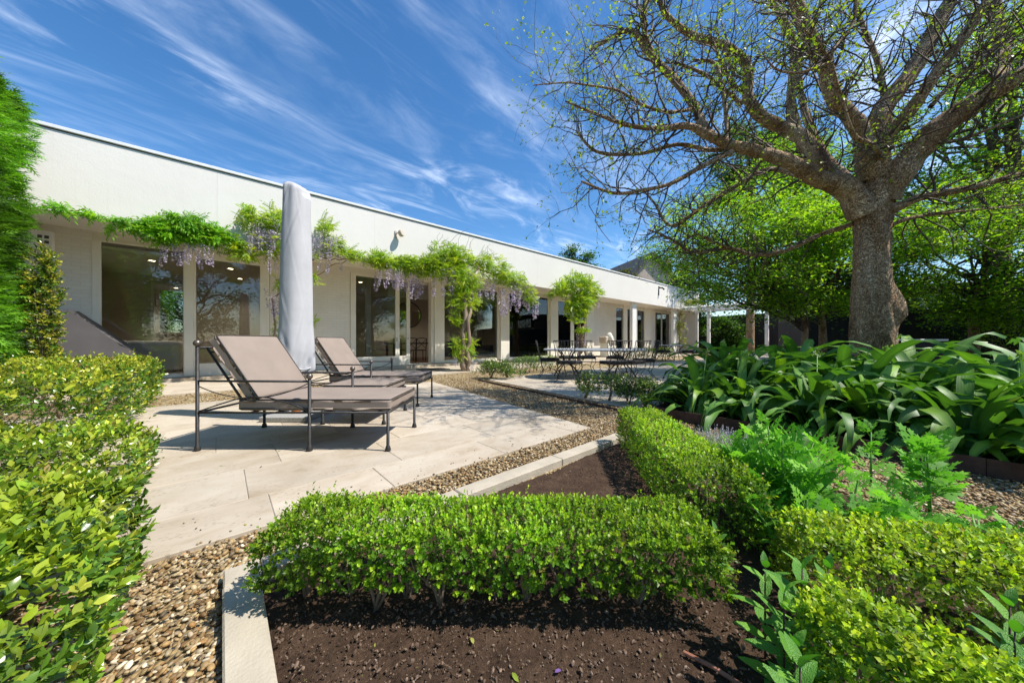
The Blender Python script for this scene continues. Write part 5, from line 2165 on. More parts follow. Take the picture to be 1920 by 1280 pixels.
o = link(bpy.data.objects.new('flower_spikes', np_mesh('flower_spikes', V, P, M['petal'], C)), e)
o['kind'] = 'stuff'

# ---- fallen leaves and a petal on the soil
fl = [(960, 1262, .028, (.30, .40, .05), 'yellow-green leaf pair fallen on the soil near the photo bottom'), (888, 1209, .026, (.42, .42, .10), 'pale yellow fallen leaf just in front of the hedge shadow'),
      (703, 1207, .012, (.38, .42, .08), 'tiny yellow leaf on the soil below the hedge'), (1040, 1262, .022, (.22, .12, .36), 'single fallen purple petal on the soil'),
      (876, 1256, .014, (.30, .22, .14), 'small dry brown leaf on the soil')]
for px, v, s, c_, lab in fl:
    q = gp(px, v, .01)
    me = np_mesh('fallen_leaf', np.array(LEAF8[0]), [np.array([f]) for f in LEAF8[1]], M['petal'], np.repeat([c_], 8, 0))
    o = obj('fallen_leaf', me, None, (q.x, q.y, .014), (rng.normal(0, .2), rng.normal(0, .2), rng.uniform(0, 6)), s)
    tag(o, lab, 'leaf')

# ================================================================== WISTERIA
CLEAF = ([], [])
for k in range(13):
    if k < 12:
        y = .18 + .13 * (k // 2)
        s_ = -1 if k % 2 else 1
        a_ = s_ * 1.05
        ln_ = .30
    else:
        y, a_, ln_ = .96, 0, .3
    dx, dy = math.sin(a_), math.cos(a_)
    b_ = len(CLEAF[0])
    z0_ = -.25 * y * y
    for (q0, q1, q2) in ((0, 0, 0), (.5, -.17, .02), (1.0, 0, -.10), (.5, .17, .02)):
        CLEAF[0].append((dx * q0 * ln_ + dy * q1 * ln_, y + dy * q0 * ln_ - dx * q1 * ln_, z0_ + q2 - .05 * q0))
    CLEAF[1].append((b_, b_ + 1, b_ + 2, b_ + 3))
WIS = [(.26, .42, .02), (.35, .50, .028), (.18, .35, .02), (.43, .52, .04)]
WISG = [(.13, .36, .018), (.18, .43, .022), (.24, .46, .024)]


def raceme_mesh(seed):
    r = np.random.default_rng(seed)
    n = 105
    t = r.random(n) ** .85
    a = r.uniform(0, 6.28, n)
    rad = .055 * (1 - t) ** .7 * (.4 + .6 * r.random(n)) + .006
    pos = np.stack([np.cos(a) * rad, np.sin(a) * rad, -t], -1)
    pos[:, :2] *= 2.0
    fw = np.stack([np.cos(a), np.sin(a), r.normal(-.2, .5, n)], -1)
    cols = np.array([(.50, .42, .58), (.62, .55, .67), (.40, .32, .54), (.70, .64, .70)])[r.integers(4, size=n)]
    V, P, C = scatter(RHOMB[0], RHOMB[1], pos, frames(fw, r.standard_normal((n, 3))), r.uniform(.07, .12, n), cols)
    V[:, :2] *= .72
    me_ = np_mesh('flower_cluster', V, P, M['petal'], C)
    return me_


RAC = [raceme_mesh(40 + k) for k in range(5)]


def wisteria(label, base, clumps, racemes, stems, nper=1.0, cols=WIS, leaf=.26):
    e = empty('wisteria', base)
    tag(e, label, 'wisteria')
    B = np.array(base)
    parts = []
    for (p, rx, rz, rd, n) in clumps:
        n = int(n * nper * 1.65)
        d = unit(rng.standard_normal((n, 3)))
        r = rng.random((n, 1)) ** .45
        loc = d * r
        off = loc[:, :1] * rx * np.array([[CU, SU, 0]]) + loc[:, 1:2] * rd * np.array([[-SU, CU, 0]]) + loc[:, 2:] * rz * np.array([[0, 0, 1]])
        pos = np.array(p)[None] + off
        fw = off * np.array([[1, 1, .6]]) / max(rx, .2) + np.array([[.664 * .5, -.748 * .5, .05]]) + rng.normal(0, .45, (n, 3))
        nr = np.array([[0, -.3, 1.0]]) + rng.normal(0, .35, (n, 3)) + off * .4
        pos = pos - unit(fw) * leaf * .5
        parts.append(scatter(CLEAF[0], CLEAF[1], pos - B[None], frames(fw, nr), leaf * rng.uniform(.65, 1.2, n), pal(n, cols, jit=.14)))
    V, P, C = join_sc(parts)
    o = link(bpy.data.objects.new('foliage', np_mesh('foliage', V, P, M['leaf'], C, smooth=False)), e)
    o['kind'] = 'stuff'
    for p, ln in racemes:
        q = Vector(p) - Vector(base)
        obj('flower_cluster', RAC[int(rng.integers(5))], e, q, (rng.normal(0, .06), rng.normal(0, .06), rng.uniform(0, 6.28)), (ln * 1.15, ln * 1.15, ln))['kind'] = 'stuff'
    for pts, rads in stems:
        MB().tube([Vector(p) - Vector(base) for p in pts], rads, 7).build('stem', M['brown_stem'], e, smooth=True)
    return e


def cl(px, v, rxp, rzp, n, nn=9.3, rd=.3):
    p = at_n(px, v, nn)
    s = p.y / F
    # width along the wall is foreshortened
    du = abs(u_at(px + rxp, nn) - u_at(px - rxp, nn)) / 2
    return (p, du, rzp * s, rd, n)


def rc(pxs, v0, v1, nn=9.2, ln=None):
    out = []
    for px in pxs:
        p = at_n(px + rng.normal(0, 2), v0 + rng.normal(0, 5), nn + rng.normal(0, .12))
        out.append((p, (ln or (v1 - v0) * p.y / F) * rng.uniform(.75, 1.2)))
    return out


def wander(ptsn, n=5, j=.05):
    out = []
    for a, b in zip(ptsn[:-1], ptsn[1:]):
        for k in range(n):
            t = k / n
            out.append(a.lerp(b, t) + Vector(rng.normal(0, j, 3).tolist()))
    out.append(ptsn[-1])
    return out


# runner and green clump above the bedroom window
b1 = at_n(500, 700, 9.4)
base1 = (b1.x, b1.y, 3.0)
s1 = wander([at_n(85, 388, 9.4), at_n(160, 398, 9.4), at_n(240, 418, 9.4), at_n(330, 445, 9.4), at_n(430, 455, 9.4), at_n(500, 462, 9.4)], 5, .03)
wisteria('bright green wisteria clump over the bedroom window with a thin runner', base1,
         [cl(345, 432, 85, 24, 210), cl(300, 440, 40, 20, 60), cl(400, 442, 45, 20, 80), cl(350, 415, 50, 16, 70),
          cl(110, 390, 28, 9, 16, rd=.15), cl(165, 402, 28, 8, 12, rd=.15), cl(225, 412, 25, 10, 14, rd=.15), cl(205, 425, 10, 18, 7, rd=.1), cl(255, 428, 18, 12, 14, rd=.15)],
         rc(list(np.linspace(305, 395, 11)), 458, 498), [(s1, [.012] * len(s1))], cols=WISG)
s2 = wander([at_n(440, 465, 9.4), at_n(520, 478, 9.4), at_n(600, 482, 9.4), at_n(660, 486, 9.4)], 5, .04)
s3 = wander([at_n(520, 690, 10.2), at_n(512, 560, 10.3), at_n(560, 500, 9.6), at_n(590, 485, 9.4)], 5, .03)
s4 = wander([at_n(590, 525, 10.0), at_n(620, 500, 9.6), at_n(650, 488, 9.4)], 4, .03)
wisteria('flower-laden wisteria spray either side of the covered umbrella', (b1.x + .4, b1.y + .4, 3.0),
         [cl(475, 410, 32, 24, 70), cl(515, 412, 22, 26, 60), cl(500, 460, 30, 18, 60), cl(455, 473, 34, 16, 60), cl(610, 425, 24, 18, 40), cl(625, 460, 30, 20, 50), cl(655, 475, 16, 14, 26), cl(670, 480, 18, 9, 24), cl(560, 470, 40, 12, 40), cl(440, 455, 20, 10, 24), cl(545, 430, 25, 15, 25),
          cl(522, 530, 10, 20, 14, rd=.15, nn=10.2), cl(590, 520, 12, 12, 10, rd=.15), cl(515, 620, 10, 30, 14, rd=.15, nn=10.4), cl(592, 600, 8, 12, 6, rd=.1, nn=10.4)],
         rc(list(np.linspace(468, 528, 18)), 428, 472) + rc(list(np.linspace(585, 640, 14)), 440, 482) + rc([612, 640, 598, 505, 512], 478, 512) + rc([502, 508, 515], 545, 590, nn=10.1),
         [(s2, [.014] * len(s2)), (s3, [.022] * len(s3)), (s4, [.012] * len(s4))], cols=WIS, leaf=.24)

# main wisteria with its trunk in the gravel
tb = gp(872, 696)
wb = (tb.x, tb.y, 0)
t1 = wander([Vector((tb.x - .03, tb.y, -.02)), Vector((tb.x - .05, tb.y, .8)), Vector((tb.x - .02, tb.y + .05, 1.7)), at_n(868, 520, 8.9), at_n(850, 470, 9.0)], 4, .03)
t2_ = wander([Vector((tb.x + .08, tb.y, -.02)), Vector((tb.x + .04, tb.y + .02, .7)), Vector((tb.x + .1, tb.y, 1.5)), at_n(878, 540, 8.9), at_n(900, 490, 9.1)], 4, .035)
arm = wander([at_n(680, 482, 9.4), at_n(760, 490, 9.3), at_n(850, 490, 9.1), at_n(930, 515, 9.2), at_n(1000, 545, 9.2)], 5, .05)
wisteria('large flowering wisteria with twisted trunk in the gravel before the living room', wb,
         [cl(712, 488, 36, 15, 130), cl(760, 494, 34, 18, 150), cl(800, 498, 34, 22, 170, nn=9.1), cl(850, 478, 46, 24, 230, nn=9.0), cl(835, 500, 40, 28, 170, nn=8.9), cl(870, 525, 36, 28, 170, nn=8.8, rd=.35), cl(920, 500, 42, 24, 200, nn=9.1),
          cl(868, 565, 30, 28, 120, nn=8.75, rd=.32), cl(860, 600, 20, 10, 26, nn=8.7, rd=.2), cl(960, 525, 34, 20, 150), cl(990, 550, 18, 20, 90), cl(868, 648, 22, 24, 110, nn=8.6, rd=.25), cl(872, 672, 14, 10, 25, nn=8.6, rd=.2)],
         rc(list(np.linspace(705, 735, 5)), 505, 540) + rc(list(np.linspace(738, 790, 11)), 508, 550) + rc([812, 834, 850, 880, 893, 885], 505, 560, nn=8.75) + rc(list(np.linspace(905, 930, 5)), 520, 560) + rc(list(np.linspace(938, 992, 11)), 535, 580) + rc([998, 1002, 1004], 550, 590) + rc([856, 888, 884], 668, 692, nn=8.45),
         [(t1, list(np.linspace(.1, .04, len(t1)))), (t2_, list(np.linspace(.085, .035, len(t2_)))), (arm, [.02] * len(arm))])
# thin bare whips above the crown
e = empty('wisteria_whips', at_n(840, 450, 9.1))
tag(e, 'bare thin wisteria whips standing above the main crown', 'stems')
for k in range(14):
    a = at_n(815 + 9 * k, 462 + 2.2 * k, 9.1)
    b = a + Vector((rng.normal(0, .25), rng.normal(0, .1), rng.uniform(.3, .7)))
    m = a.lerp(b, .5) + Vector((rng.normal(0, .08), 0, .1))
    MB().tube([v - e.location for v in (a, m, b)], [.006, .005, .003], 4).build('stem', M['brown_stem'], e)

tb2 = W(u_at(1088, 8.9), 8.9)
t1 = wander([Vector((tb2.x, tb2.y, 0)), Vector((tb2.x + .05, tb2.y, 1.0)), Vector((tb2.x - .08, tb2.y, 1.9)), at_n(1085, 545, 8.9)], 4, .05)
t2_ = wander([Vector((tb2.x + .2, tb2.y, 0)), Vector((tb2.x + .1, tb2.y, 1.0)), Vector((tb2.x + .2, tb2.y, 1.9)), at_n(1092, 545, 8.9)], 4, .05)
wisteria('second wisteria, a leafy standard beyond the stone table', (tb2.x, tb2.y, 0),
         [cl(1085, 530, 30, 20, 170, nn=8.9, rd=.6), cl(1055, 540, 22, 12, 60, nn=8.9), cl(1112, 545, 16, 14, 60, nn=8.9), cl(1085, 560, 20, 20, 110, nn=8.8, rd=.5), cl(1085, 582, 17, 14, 60, nn=8.8, rd=.4), cl(1090, 618, 11, 5, 20, nn=8.7, rd=.3), cl(1042, 548, 12, 6, 20, nn=9.0), cl(1070, 572, 12, 12, 30, nn=8.8), cl(1104, 562, 14, 10, 30, nn=8.9), cl(1078, 600, 9, 8, 14, nn=8.7)],
         rc([1118, 1122, 1126], 552, 570, nn=8.9) + rc([1085, 1092, 1098, 1082], 630, 652, nn=8.6), [(t1, [.08] * len(t1)), (t2_, [.06] * len(t2_))], leaf=.36)

# ================================================================== PERGOLA, FENCES, NEIGHBOURS
e = empty('pergola', W(25, 7, 0), ROT_H)
tag(e, 'white timber pergola with wisteria at the far end of the house', 'pergola')
for u, n in ((0, 2.9), (0, .8), (0, -2.4), (2.5, 2.4), (2.5, -3.0)):
    MB().cbox(u - .09, u + .09, n - .09, n + .09, 0, 3.1, .01).build('post', M['white'], e)
for u in (0, 2.5):
    MB().cbox(u - .05, u + .05, -4.6, 3.6, 3.1, 3.30, .01).build('beam', M['white'], e)
for k in range(16):
    n = -4.4 + k * .52
    MB().cbox(-.6, 3.1, n - .022, n + .022, 3.302, 3.44, .006).build('rafter', M['white'], e)
q = W(25, 9.6)
wisteria('yellow-green wisteria climbing the white pergola post', (q.x, q.y, 0),
         [(W(25.6, 9.2, 3.75), 1.4, .25, .9, 60), (W(25, 9.7, 2.2), .45, .9, .4, 50), (W(25.2, 9.5, 1.0), .3, .7, .3, 20)],
         [(W(25 + rng.normal(0, .3), 9.6 + rng.normal(0, .3), 1.8 + k * .1), .5) for k in range(8)],
         [([W(25.1, 9.85, 0), W(25.15, 9.8, 1.2), W(25.0, 9.75, 2.2), W(25.1, 9.6, 3.3)], [.06, .05, .04, .03])], leaf=.36,
         cols=[(.30, .33, .03), (.24, .3, .03), (.34, .34, .05)])

# dark boundary fence, board by board
e = empty('boundary_fence', (13, 20, 0))
tag(e, 'black stained board fence across the back of the garden', 'fence')
fa, fb_ = Vector((15.4, 31.0, 0)), Vector((25.5, 14.0, 0))
fd = (fb_ - fa)
nb = 88
FBM = MB().cbox(-.11, .11, -.012, .012, 0, 3.0, .004).mesh('board', M['dark_fence'])
for k in range(nb):
    q = fa + fd * ((k + .5) / nb)
    o = obj('board', FBM, e, (q.x - 13, q.y - 20, 0), (0, 0, math.atan2(fd.y, fd.x)), (1, 1, 1 + rng.normal(0, .004)))
e = empty('boundary_fence', (14, 11, 0))
tag(e, 'low dark boarded wall just behind the big tree trunk', 'fence')
fa, fb_ = Vector((11.2, 12.6, 0)), Vector((16.5, 9.3, 0))
fd = fb_ - fa
nb = 30
FBM2 = MB().cbox(-.103, .103, -.012, .012, 0, 1.98, .004).mesh('board', M['dark_fence'])
for k in range(nb):
    q = fa + fd * ((k + .5) / nb)
    obj('board', FBM2, e, (q.x - 14, q.y - 11, 0), (0, 0, math.atan2(fd.y, fd.x)), (1, 1, 1 + rng.normal(0, .004)))
e = empty('garden_wall', (10.5, 8.8, 0), math.atan2(-2.0, 6.6))
tag(e, 'low pale rendered wall with flat cap behind the big tree', 'wall')
MB().cbox(-1.0, .8, -.1, .1, 0, .93, .01).build('wall_body', M['dark_fence'], e)
MB().cbox(-1.05, .85, -.14, .14, .932, .985, .01).build('cap', M['white'], e)

# dark neighbouring building with a window strip
e = empty('neighbour_building', (17.8, 12.6, 0), math.radians(-25))
tag(e, 'dark neighbouring building with a window strip and pale sill beyond the fence', 'building')
MB().box(-5, 5, 0, 4, 0, 1.9).build('wall', M['dark_fence'], e)
MB().box(-5, 5, .4, 4, 1.9, 3.0).build('window_wall', M['int_dark'], e)
for k in range(6):
    x = -4.6 + k * 1.55
    w_ = MB().box(x, x + 1.45, .3, .39, 2.05, 2.9).build('window', M['dark_fence'], e)
    MB().box(x + .06, x + 1.39, .285, .299, 2.1, 2.85).build('pane', M['glass'], w_)
MB().cbox(-5, 5, .1, .5, 1.902, 2.0, .01).build('sill', M['gable'], e)
MB().cbox(-5.2, 5.2, -.2, 4.2, 3.001, 3.2, .02).build('roof', M['roof_tile'], e)

# gabled house beyond the roof line
gx = (1222 - 960) / F * 38
gz = HC + (HZ - 477) / F * 38
e = empty('gabled_house', (gx, 38, 0), math.radians(13))
tag(e, 'tan gabled house with dark roof edges rising behind the white roof', 'house')
hw, ze = 4.4, gz - 4.1
m = MB()
m.add([(-hw, 0, 0), (hw, 0, 0), (hw, 0, ze), (0, 0, gz), (-hw, 0, ze), (-hw, 9, 0), (hw, 9, 0), (hw, 9, ze), (0, 9, gz), (-hw, 9, ze)],
      [(0, 1, 2, 3, 4), (9, 8, 7, 6, 5), (0, 4, 9, 5), (1, 6, 7, 2)])
m.build('wall', M['gable'], e)
sl = math.atan2(gz - ze, hw)
for s_ in (-1, 1):
    m = MB()
    ex = .5
    p0 = (0, gz + .05)
    p1 = (s_ * (hw + ex), ze - ex * math.tan(sl) + .05)
    m.add([(p0[0], -.35, p0[1]), (p1[0], -.35, p1[1]), (p1[0], 9.3, p1[1]), (p0[0], 9.3, p0[1]),
           (p0[0], -.35, p0[1] + .25), (p1[0], -.35, p1[1] + .25), (p1[0], 9.3, p1[1] + .25), (p0[0], 9.3, p0[1] + .25)],
          [(0, 1, 2, 3), (4, 7, 6, 5), (0, 4, 5, 1), (1, 5, 6, 2), (2, 6, 7, 3)])
    m.build('roof', M['roof_tile'], e)
    m = MB()
    m.add([(p0[0], -.42, p0[1] - .22), (p1[0], -.42, p1[1] - .22), (p1[0], -.36, p1[1] - .22), (p0[0], -.36, p0[1] - .22),
           (p0[0], -.42, p0[1] + .3), (p1[0], -.42, p1[1] + .3), (p1[0], -.36, p1[1] + .3), (p0[0], -.36, p0[1] + .3)],
          [(0, 1, 5, 4), (3, 7, 6, 2), (4, 5, 6, 7), (0, 3, 2, 1), (1, 2, 6, 5)])
    m.build('bargeboard', M['roof_tile'], e)
w_ = MB().box(-.6, .6, -.05, .02, gz - 4.6, gz - 3.2).build('window', M['dark_fence'], e)
MB().box(-.5, .5, -.07, -.051, gz - 4.5, gz - 3.3).build('pane', M['glass'], w_)
MB().cbox(3.0, 3.9, 1.5, 2.4, ze, gz + .1, .03).build('chimney', M['gable'], e)

# ================================================================== TREES
def tree_tubes(paths, sides):
    """paths: list of (pts array, radii) -> numpy mesh arrays"""
    Vs, Qs, b = [], [], 0
    ang = np.linspace(0, 2 * pi, sides, endpoint=False)
    for pts, rad in paths:
        pts = np.asarray(pts, float)
        rad = np.asarray(rad, float)
        d = np.gradient(pts, axis=0)
        d = unit(d)
        ref = np.array([0, 0, 1.0]) if abs(d[0, 2]) < .8 else np.array([1.0, 0, 0])
        e1 = unit(np.cross(d, ref[None]))
        e2 = np.cross(d, e1)
        ring = pts[:, None] + (e1[:, None] * np.cos(ang)[None, :, None] + e2[:, None] * np.sin(ang)[None, :, None]) * rad[:, None, None]
        n = len(pts)
        i = np.arange(n * sides).reshape(n, sides) + b
        q = np.stack([i[:-1], np.roll(i[:-1], -1, 1), np.roll(i[1:], -1, 1), i[1:]], -1).reshape(-1, 4)
        Vs.append(ring.reshape(-1, 3))
        Qs.append(q)
        b += n * sides
    return np.concatenate(Vs), [np.concatenate(Qs)]


def spline(pts, n):
    pts = np.asarray(pts, float)
    m = len(pts)
    out = []
    for i in range(m - 1):
        p0, p1, p2, p3 = pts[max(i - 1, 0)], pts[i], pts[i + 1], pts[min(i + 2, m - 1)]
        for k in range(n):
            t = k / n
            out.append(.5 * ((2 * p1) + (-p0 + p2) * t + (2 * p0 - 5 * p1 + 4 * p2 - p3) * t * t + (-p0 + 3 * p1 - 3 * p2 + p3) * t ** 3))
    out.append(pts[-1])
    return np.array(out)


def grow(p, d, length, r0, steps, wig, trop, rr):
    pts = [p]
    d = d / np.linalg.norm(d)
    for k in range(steps):
        d = d + rr.normal(0, wig, 3) + trop
        d = d / np.linalg.norm(d)
        p = p + d * length / steps
        pts.append(p)
    return np.array(pts), np.linspace(r0, r0 * .35, steps + 1)


# ---- the big spreading tree
TX, TY = 5.33, 4.8
TB = np.array([TX, TY, 0.0])
tree = empty('spreading_tree', (TX, TY, 0))
tag(tree, 'big old spreading tree with fluted trunk and sparse young leaves', 'tree')
tr = np.random.default_rng(23)
# trunk: fluted, with a burl
segs, V = 56, []
zs = np.linspace(-.05, 3.42, 60)
for z in zs:
    cx = .05 - .04 * math.sin(z * 1.1) - .03 * z
    rbase = np.interp(z, [-.05, .3, .9, 1.4, 2.0, 2.5, 2.85, 3.1, 3.3, 3.42], [.33, .275, .24, .22, .195, .19, .21, .23, .17, .02])
    for k in range(segs):
        a = 2 * pi * k / segs
        fl = .30 * abs(math.cos(2.5 * a + .5 + .2 * z)) ** .55 - .22 + .04 * math.cos(5 * a - 1.1 - .3 * z) + .03 * math.cos(9 * a + 2 * math.sin(z))
        fl *= np.interp(z, [0, 1.6, 2.6, 3.1], [1.1, 1.0, .7, .3])
        r = rbase * (1 + fl) + .012 * math.sin(a * 7 + z * 9) * math.sin(z * 6 + a * 3)
        # burl leaning out on the +x side
        da = math.atan2(math.sin(a + .72), math.cos(a + .72))
        bz = math.exp(-((z - 1.34) / (.13 if z < 1.34 else .34)) ** 2)
        r += .125 * bz * math.exp(-(da / .40) ** 2)
        # branch collar scar
        db = math.atan2(math.sin(a + 1.75), math.cos(a + 1.75))
        r += .05 * math.exp(-((z - 2.42) / .09) ** 2 - (db / .22) ** 2)
        V.append((cx + r * math.cos(a), r * math.sin(a), z))
i = np.arange(60 * segs).reshape(60, segs)
q = np.stack([i[:-1], np.roll(i[:-1], -1, 1), np.roll(i[1:], -1, 1), i[1:]], -1).reshape(-1, 4)
link(bpy.data.objects.new('trunk', np_mesh('trunk', np.array(V), [q], M['bark'])), tree)

LIMBS = [  # (px, v, depth, width px)
    [(1618, 400, 4.8, 70), (1585, 352, 4.75, 58), (1540, 330, 4.65, 44), (1480, 305, 4.6, 34), (1410, 281, 4.55, 27), (1365, 268, 4.5, 24), (1325, 252, 4.45, 20), (1290, 236, 4.4, 15), (1235, 241, 4.3, 11), (1180, 236, 4.3, 9), (1110, 212, 4.2, 6), (1060, 190, 4.1, 3)],
    [(1340, 262, 4.45, 20), (1318, 235, 4.5, 19), (1300, 195, 4.6, 18), (1265, 150, 4.7, 17), (1220, 100, 4.8, 16), (1195, 68, 4.85, 13), (1172, 58, 4.9, 10), (1130, 80, 4.9, 8), (1105, 95, 4.9, 4)],
    [(1222, 100, 4.8, 13), (1208, 60, 4.8, 11), (1210, 10, 4.8, 10), (1212, -60, 4.8, 7)],
    [(1372, 285, 4.5, 13), (1320, 310, 4.3, 11), (1260, 343, 4.2, 9), (1210, 356, 4.2, 8), (1150, 362, 4.2, 7), (1090, 340, 4.1, 4)],
    [(1380, 276, 4.55, 12), (1330, 282, 4.7, 10), (1270, 270, 4.8, 9), (1200, 288, 4.9, 8), (1120, 285, 5.0, 7), (1080, 245, 5.0, 4)],
    [(1610, 380, 4.85, 50), (1560, 335, 5.1, 40), (1510, 270, 5.3, 34), (1465, 235, 5.4, 31), (1425, 215, 5.4, 28), (1402, 180, 5.4, 24), (1402, 130, 5.4, 22), (1375, 95, 5.4, 19), (1340, 80, 5.4, 17), (1300, 68, 5.3, 15), (1262, 40, 5.2, 13), (1240, 10, 5.2, 11), (1240, -50, 5.2, 7)],
    [(1402, 175, 5.4, 12), (1375, 158, 5.3, 10), (1355, 120, 5.2, 9), (1345, 100, 5.2, 7), (1330, 60, 5.2, 4)],
    [(1390, 195, 5.4, 11), (1350, 160, 5.1, 9), (1320, 140, 5.0, 8), (1270, 120, 4.9, 5), (1230, 118, 4.8, 3)],
    [(1365, 262, 4.6, 11), (1362, 225, 4.8, 10), (1355, 170, 4.9, 9), (1340, 120, 5.0, 8), (1300, 112, 5.0, 4)],
    [(1600, 365, 4.9, 44), (1545, 320, 5.2, 34), (1505, 280, 5.4, 28), (1482, 210, 5.5, 23), (1488, 140, 5.5, 21), (1486, 86, 5.5, 19), (1468, 40, 5.5, 17), (1450, 0, 5.5, 14), (1430, -60, 5.5, 8)],
    [(1598, 345, 5.0, 30), (1550, 300, 5.5, 24), (1522, 250, 5.8, 19), (1505, 190, 5.9, 15), (1498, 110, 5.9, 12), (1530, 40, 5.9, 9), (1545, -30, 5.9, 5)],
    [(1630, 330, 4.7, 56), (1618, 255, 4.5, 44), (1590, 215, 4.4, 38), (1563, 190, 4.3, 36), (1545, 132, 4.2, 34), (1520, 66, 4.1, 32), (1494, 5, 4.0, 29), (1470, -60, 3.9, 20)],
    [(1632, 340, 4.8, 60), (1640, 255, 4.8, 54), (1662, 195, 4.8, 48), (1709, 137, 4.8, 44), (1760, 48, 4.8, 40), (1790, -20, 4.8, 34), (1810, -80, 4.8, 24)],
    [(1648, 330, 4.7, 46), (1664, 260, 4.5, 36), (1709, 206, 4.3, 33), (1760, 130, 4.1, 31), (1812, 62, 4.0, 29), (1856, -5, 3.9, 24), (1890, -60, 3.9, 16)],
    [(1655, 372, 4.75, 80), (1684, 326, 4.6, 72), (1743, 254, 4.4, 68), (1812, 205, 4.2, 66), (1881, 158, 4.0, 62), (1940, 122, 3.9, 56), (2020, 70, 3.8, 44), (2100, 20, 3.7, 30)],
    [(1872, 165, 4.1, 40), (1882, 118, 4.6, 40), (1873, 62, 4.9, 38), (1868, 10, 5.1, 34), (1880, -50, 5.2, 24)],
    [(1650, 398, 4.75, 40), (1690, 384, 4.6, 26), (1726, 370, 4.5, 22), (1812, 352, 4.3, 20), (1900, 330, 4.1, 17), (1990, 300, 4.0, 10)],
    [(1655, 432, 4.8, 16), (1678, 418, 4.7, 13), (1704, 409, 4.6, 12), (1740, 404, 4.6, 10), (1810, 396, 4.5, 8), (1880, 388, 4.5, 6), (1950, 380, 4.5, 3)],
    [(1655, 300, 4.6, 18), (1638, 272, 4.2, 12), (1602, 254, 4.0, 11), (1580, 195, 3.9, 10), (1558, 110, 3.8, 10), (1578, 75, 3.8, 9), (1602, 38, 3.8, 8), (1606, -30, 3.8, 5)],
    [(1558, 112, 3.8, 8), (1530, 80, 3.7, 7), (1505, 50, 3.6, 5), (1480, 20, 3.6, 3)],
    [(1560, 116, 3.8, 8), (1500, 135, 3.7, 7), (1455, 130, 3.6, 5), (1430, 100, 3.5, 3)],
    [(1670, 240, 4.9, 20), (1654, 158, 5.1, 15), (1642, 105, 5.2, 13), (1612, 34, 5.3, 11), (1600, -40, 5.3, 6)],
    [(1745, 200, 4.6, 14), (1790, 150, 4.6, 13), (1850, 100, 4.6, 11), (1905, 40, 4.6, 7)],
    [(1560, 345, 4.7, 20), (1500, 330, 5.0, 14), (1440, 318, 5.2, 12), (1385, 345, 5.3, 11), (1325, 382, 5.4, 9), (1260, 422, 5.4, 7), (1226, 380, 5.4, 5), (1200, 350, 5.3, 3)],
    [(1600, 420, 4.9, 14), (1540, 440, 5.2, 12), (1470, 470, 5.5, 11), (1412, 477, 5.7, 10), (1366, 466, 5.7, 9), (1300, 472, 5.7, 8), (1255, 447, 5.6, 5), (1215, 430, 5.5, 3)],
    [(1380, 468, 5.7, 8), (1340, 455, 5.6, 7), (1302, 440, 5.6, 5), (1262, 470, 5.5, 3)],
    [(1300, 205, 4.6, 8), (1250, 210, 4.4, 7), (1200, 195, 4.3, 6), (1160, 170, 4.2, 5), (1100, 160, 4.1, 4), (1060, 155, 4.0, 3), (1000, 160, 3.9, 2)],
    [(1730, 270, 4.4, 14), (1800, 262, 4.2, 11), (1860, 240, 4.0, 9), (1930, 210, 3.9, 5)],
]
limb_paths = []
for k, lb in enumerate(LIMBS):
    pts = np.array([list(at(px, v, Y)) for px, v, Y, w in lb]) - TB
    rad = np.array([w * Y / F / 2 / (1 + ((px - 960) / F) ** 2 * .8) ** .5 * .9 for px, v, Y, w in lb])
    pts[1:-1] += tr.normal(0, 1, (len(pts) - 2, 3)) * (rad[1:-1, None] * .15)
    sp = spline(pts, 7)
    ra = np.interp(np.linspace(0, len(lb) - 1, len(sp)), np.arange(len(lb)), rad)
    ra = ra * (1 + .05 * np.sin(np.arange(len(ra)) * .9 + k) + .04 * np.sin(np.arange(len(ra)) * 2.1 + 2 * k))
    limb_paths.append((sp, ra))
    Vq, Pq = tree_tubes([(sp, ra)], 14 if ra[0] > .08 else 8)
    link(bpy.data.objects.new('limb', np_mesh('limb', Vq, Pq, M['bark'])), tree)

twigs, leaf_pos, leaf_dir = [], [], []


def twig_leaves(pts, n):
    k = tr.integers(1, len(pts), n)
    leaf_pos.append(pts[k] + tr.normal(0, .012, (n, 3)))
    leaf_dir.append(unit(pts[k] - pts[k - 1]) * .5 + tr.normal(0, .7, (n, 3)) + np.array([[0, 0, -.15]]))


def sub(pts, rad, lo, dens, lev, lmean):
    seg = np.linalg.norm(np.diff(pts, axis=0), axis=1)
    tot = seg.sum()
    cum = np.concatenate([[0], np.cumsum(seg)]) / tot
    n = max(1, tr.poisson(tot * (1 - lo) * dens))
    for t in lo + (1 - lo) * tr.random(n):
        i = min(len(pts) - 2, int(np.searchsorted(cum, t)) - 1)
        i = max(i, 0)
        p = pts[i] + (pts[i + 1] - pts[i]) * tr.random()
        d = unit(pts[i + 1] - pts[i])
        side = unit(np.cross(d, tr.normal(0, 1, 3)))
        dd = d * tr.uniform(.2, .8) + side * .9 + np.array([-.12, -.05, .12])
        ln = lmean * tr.uniform(.5, 1.5)
        r = min(rad[i] * .5, {0: .016, 1: .008, 2: .0045}[lev] * tr.uniform(.7, 1.3))
        q, ra = grow(p, dd, ln, r, 5 if lev < 2 else 3, .30, np.array([0, 0, .05]), tr)
        twigs.append((q, ra))
        if lev < 2:
            sub(q, ra, .25, (6.0, 8.0)[lev], lev + 1, ln * (.5 if lev == 0 else .45))
        if lev >= 1:
            twig_leaves(q, int(tr.integers(0, 5)) if lev == 2 else 3)


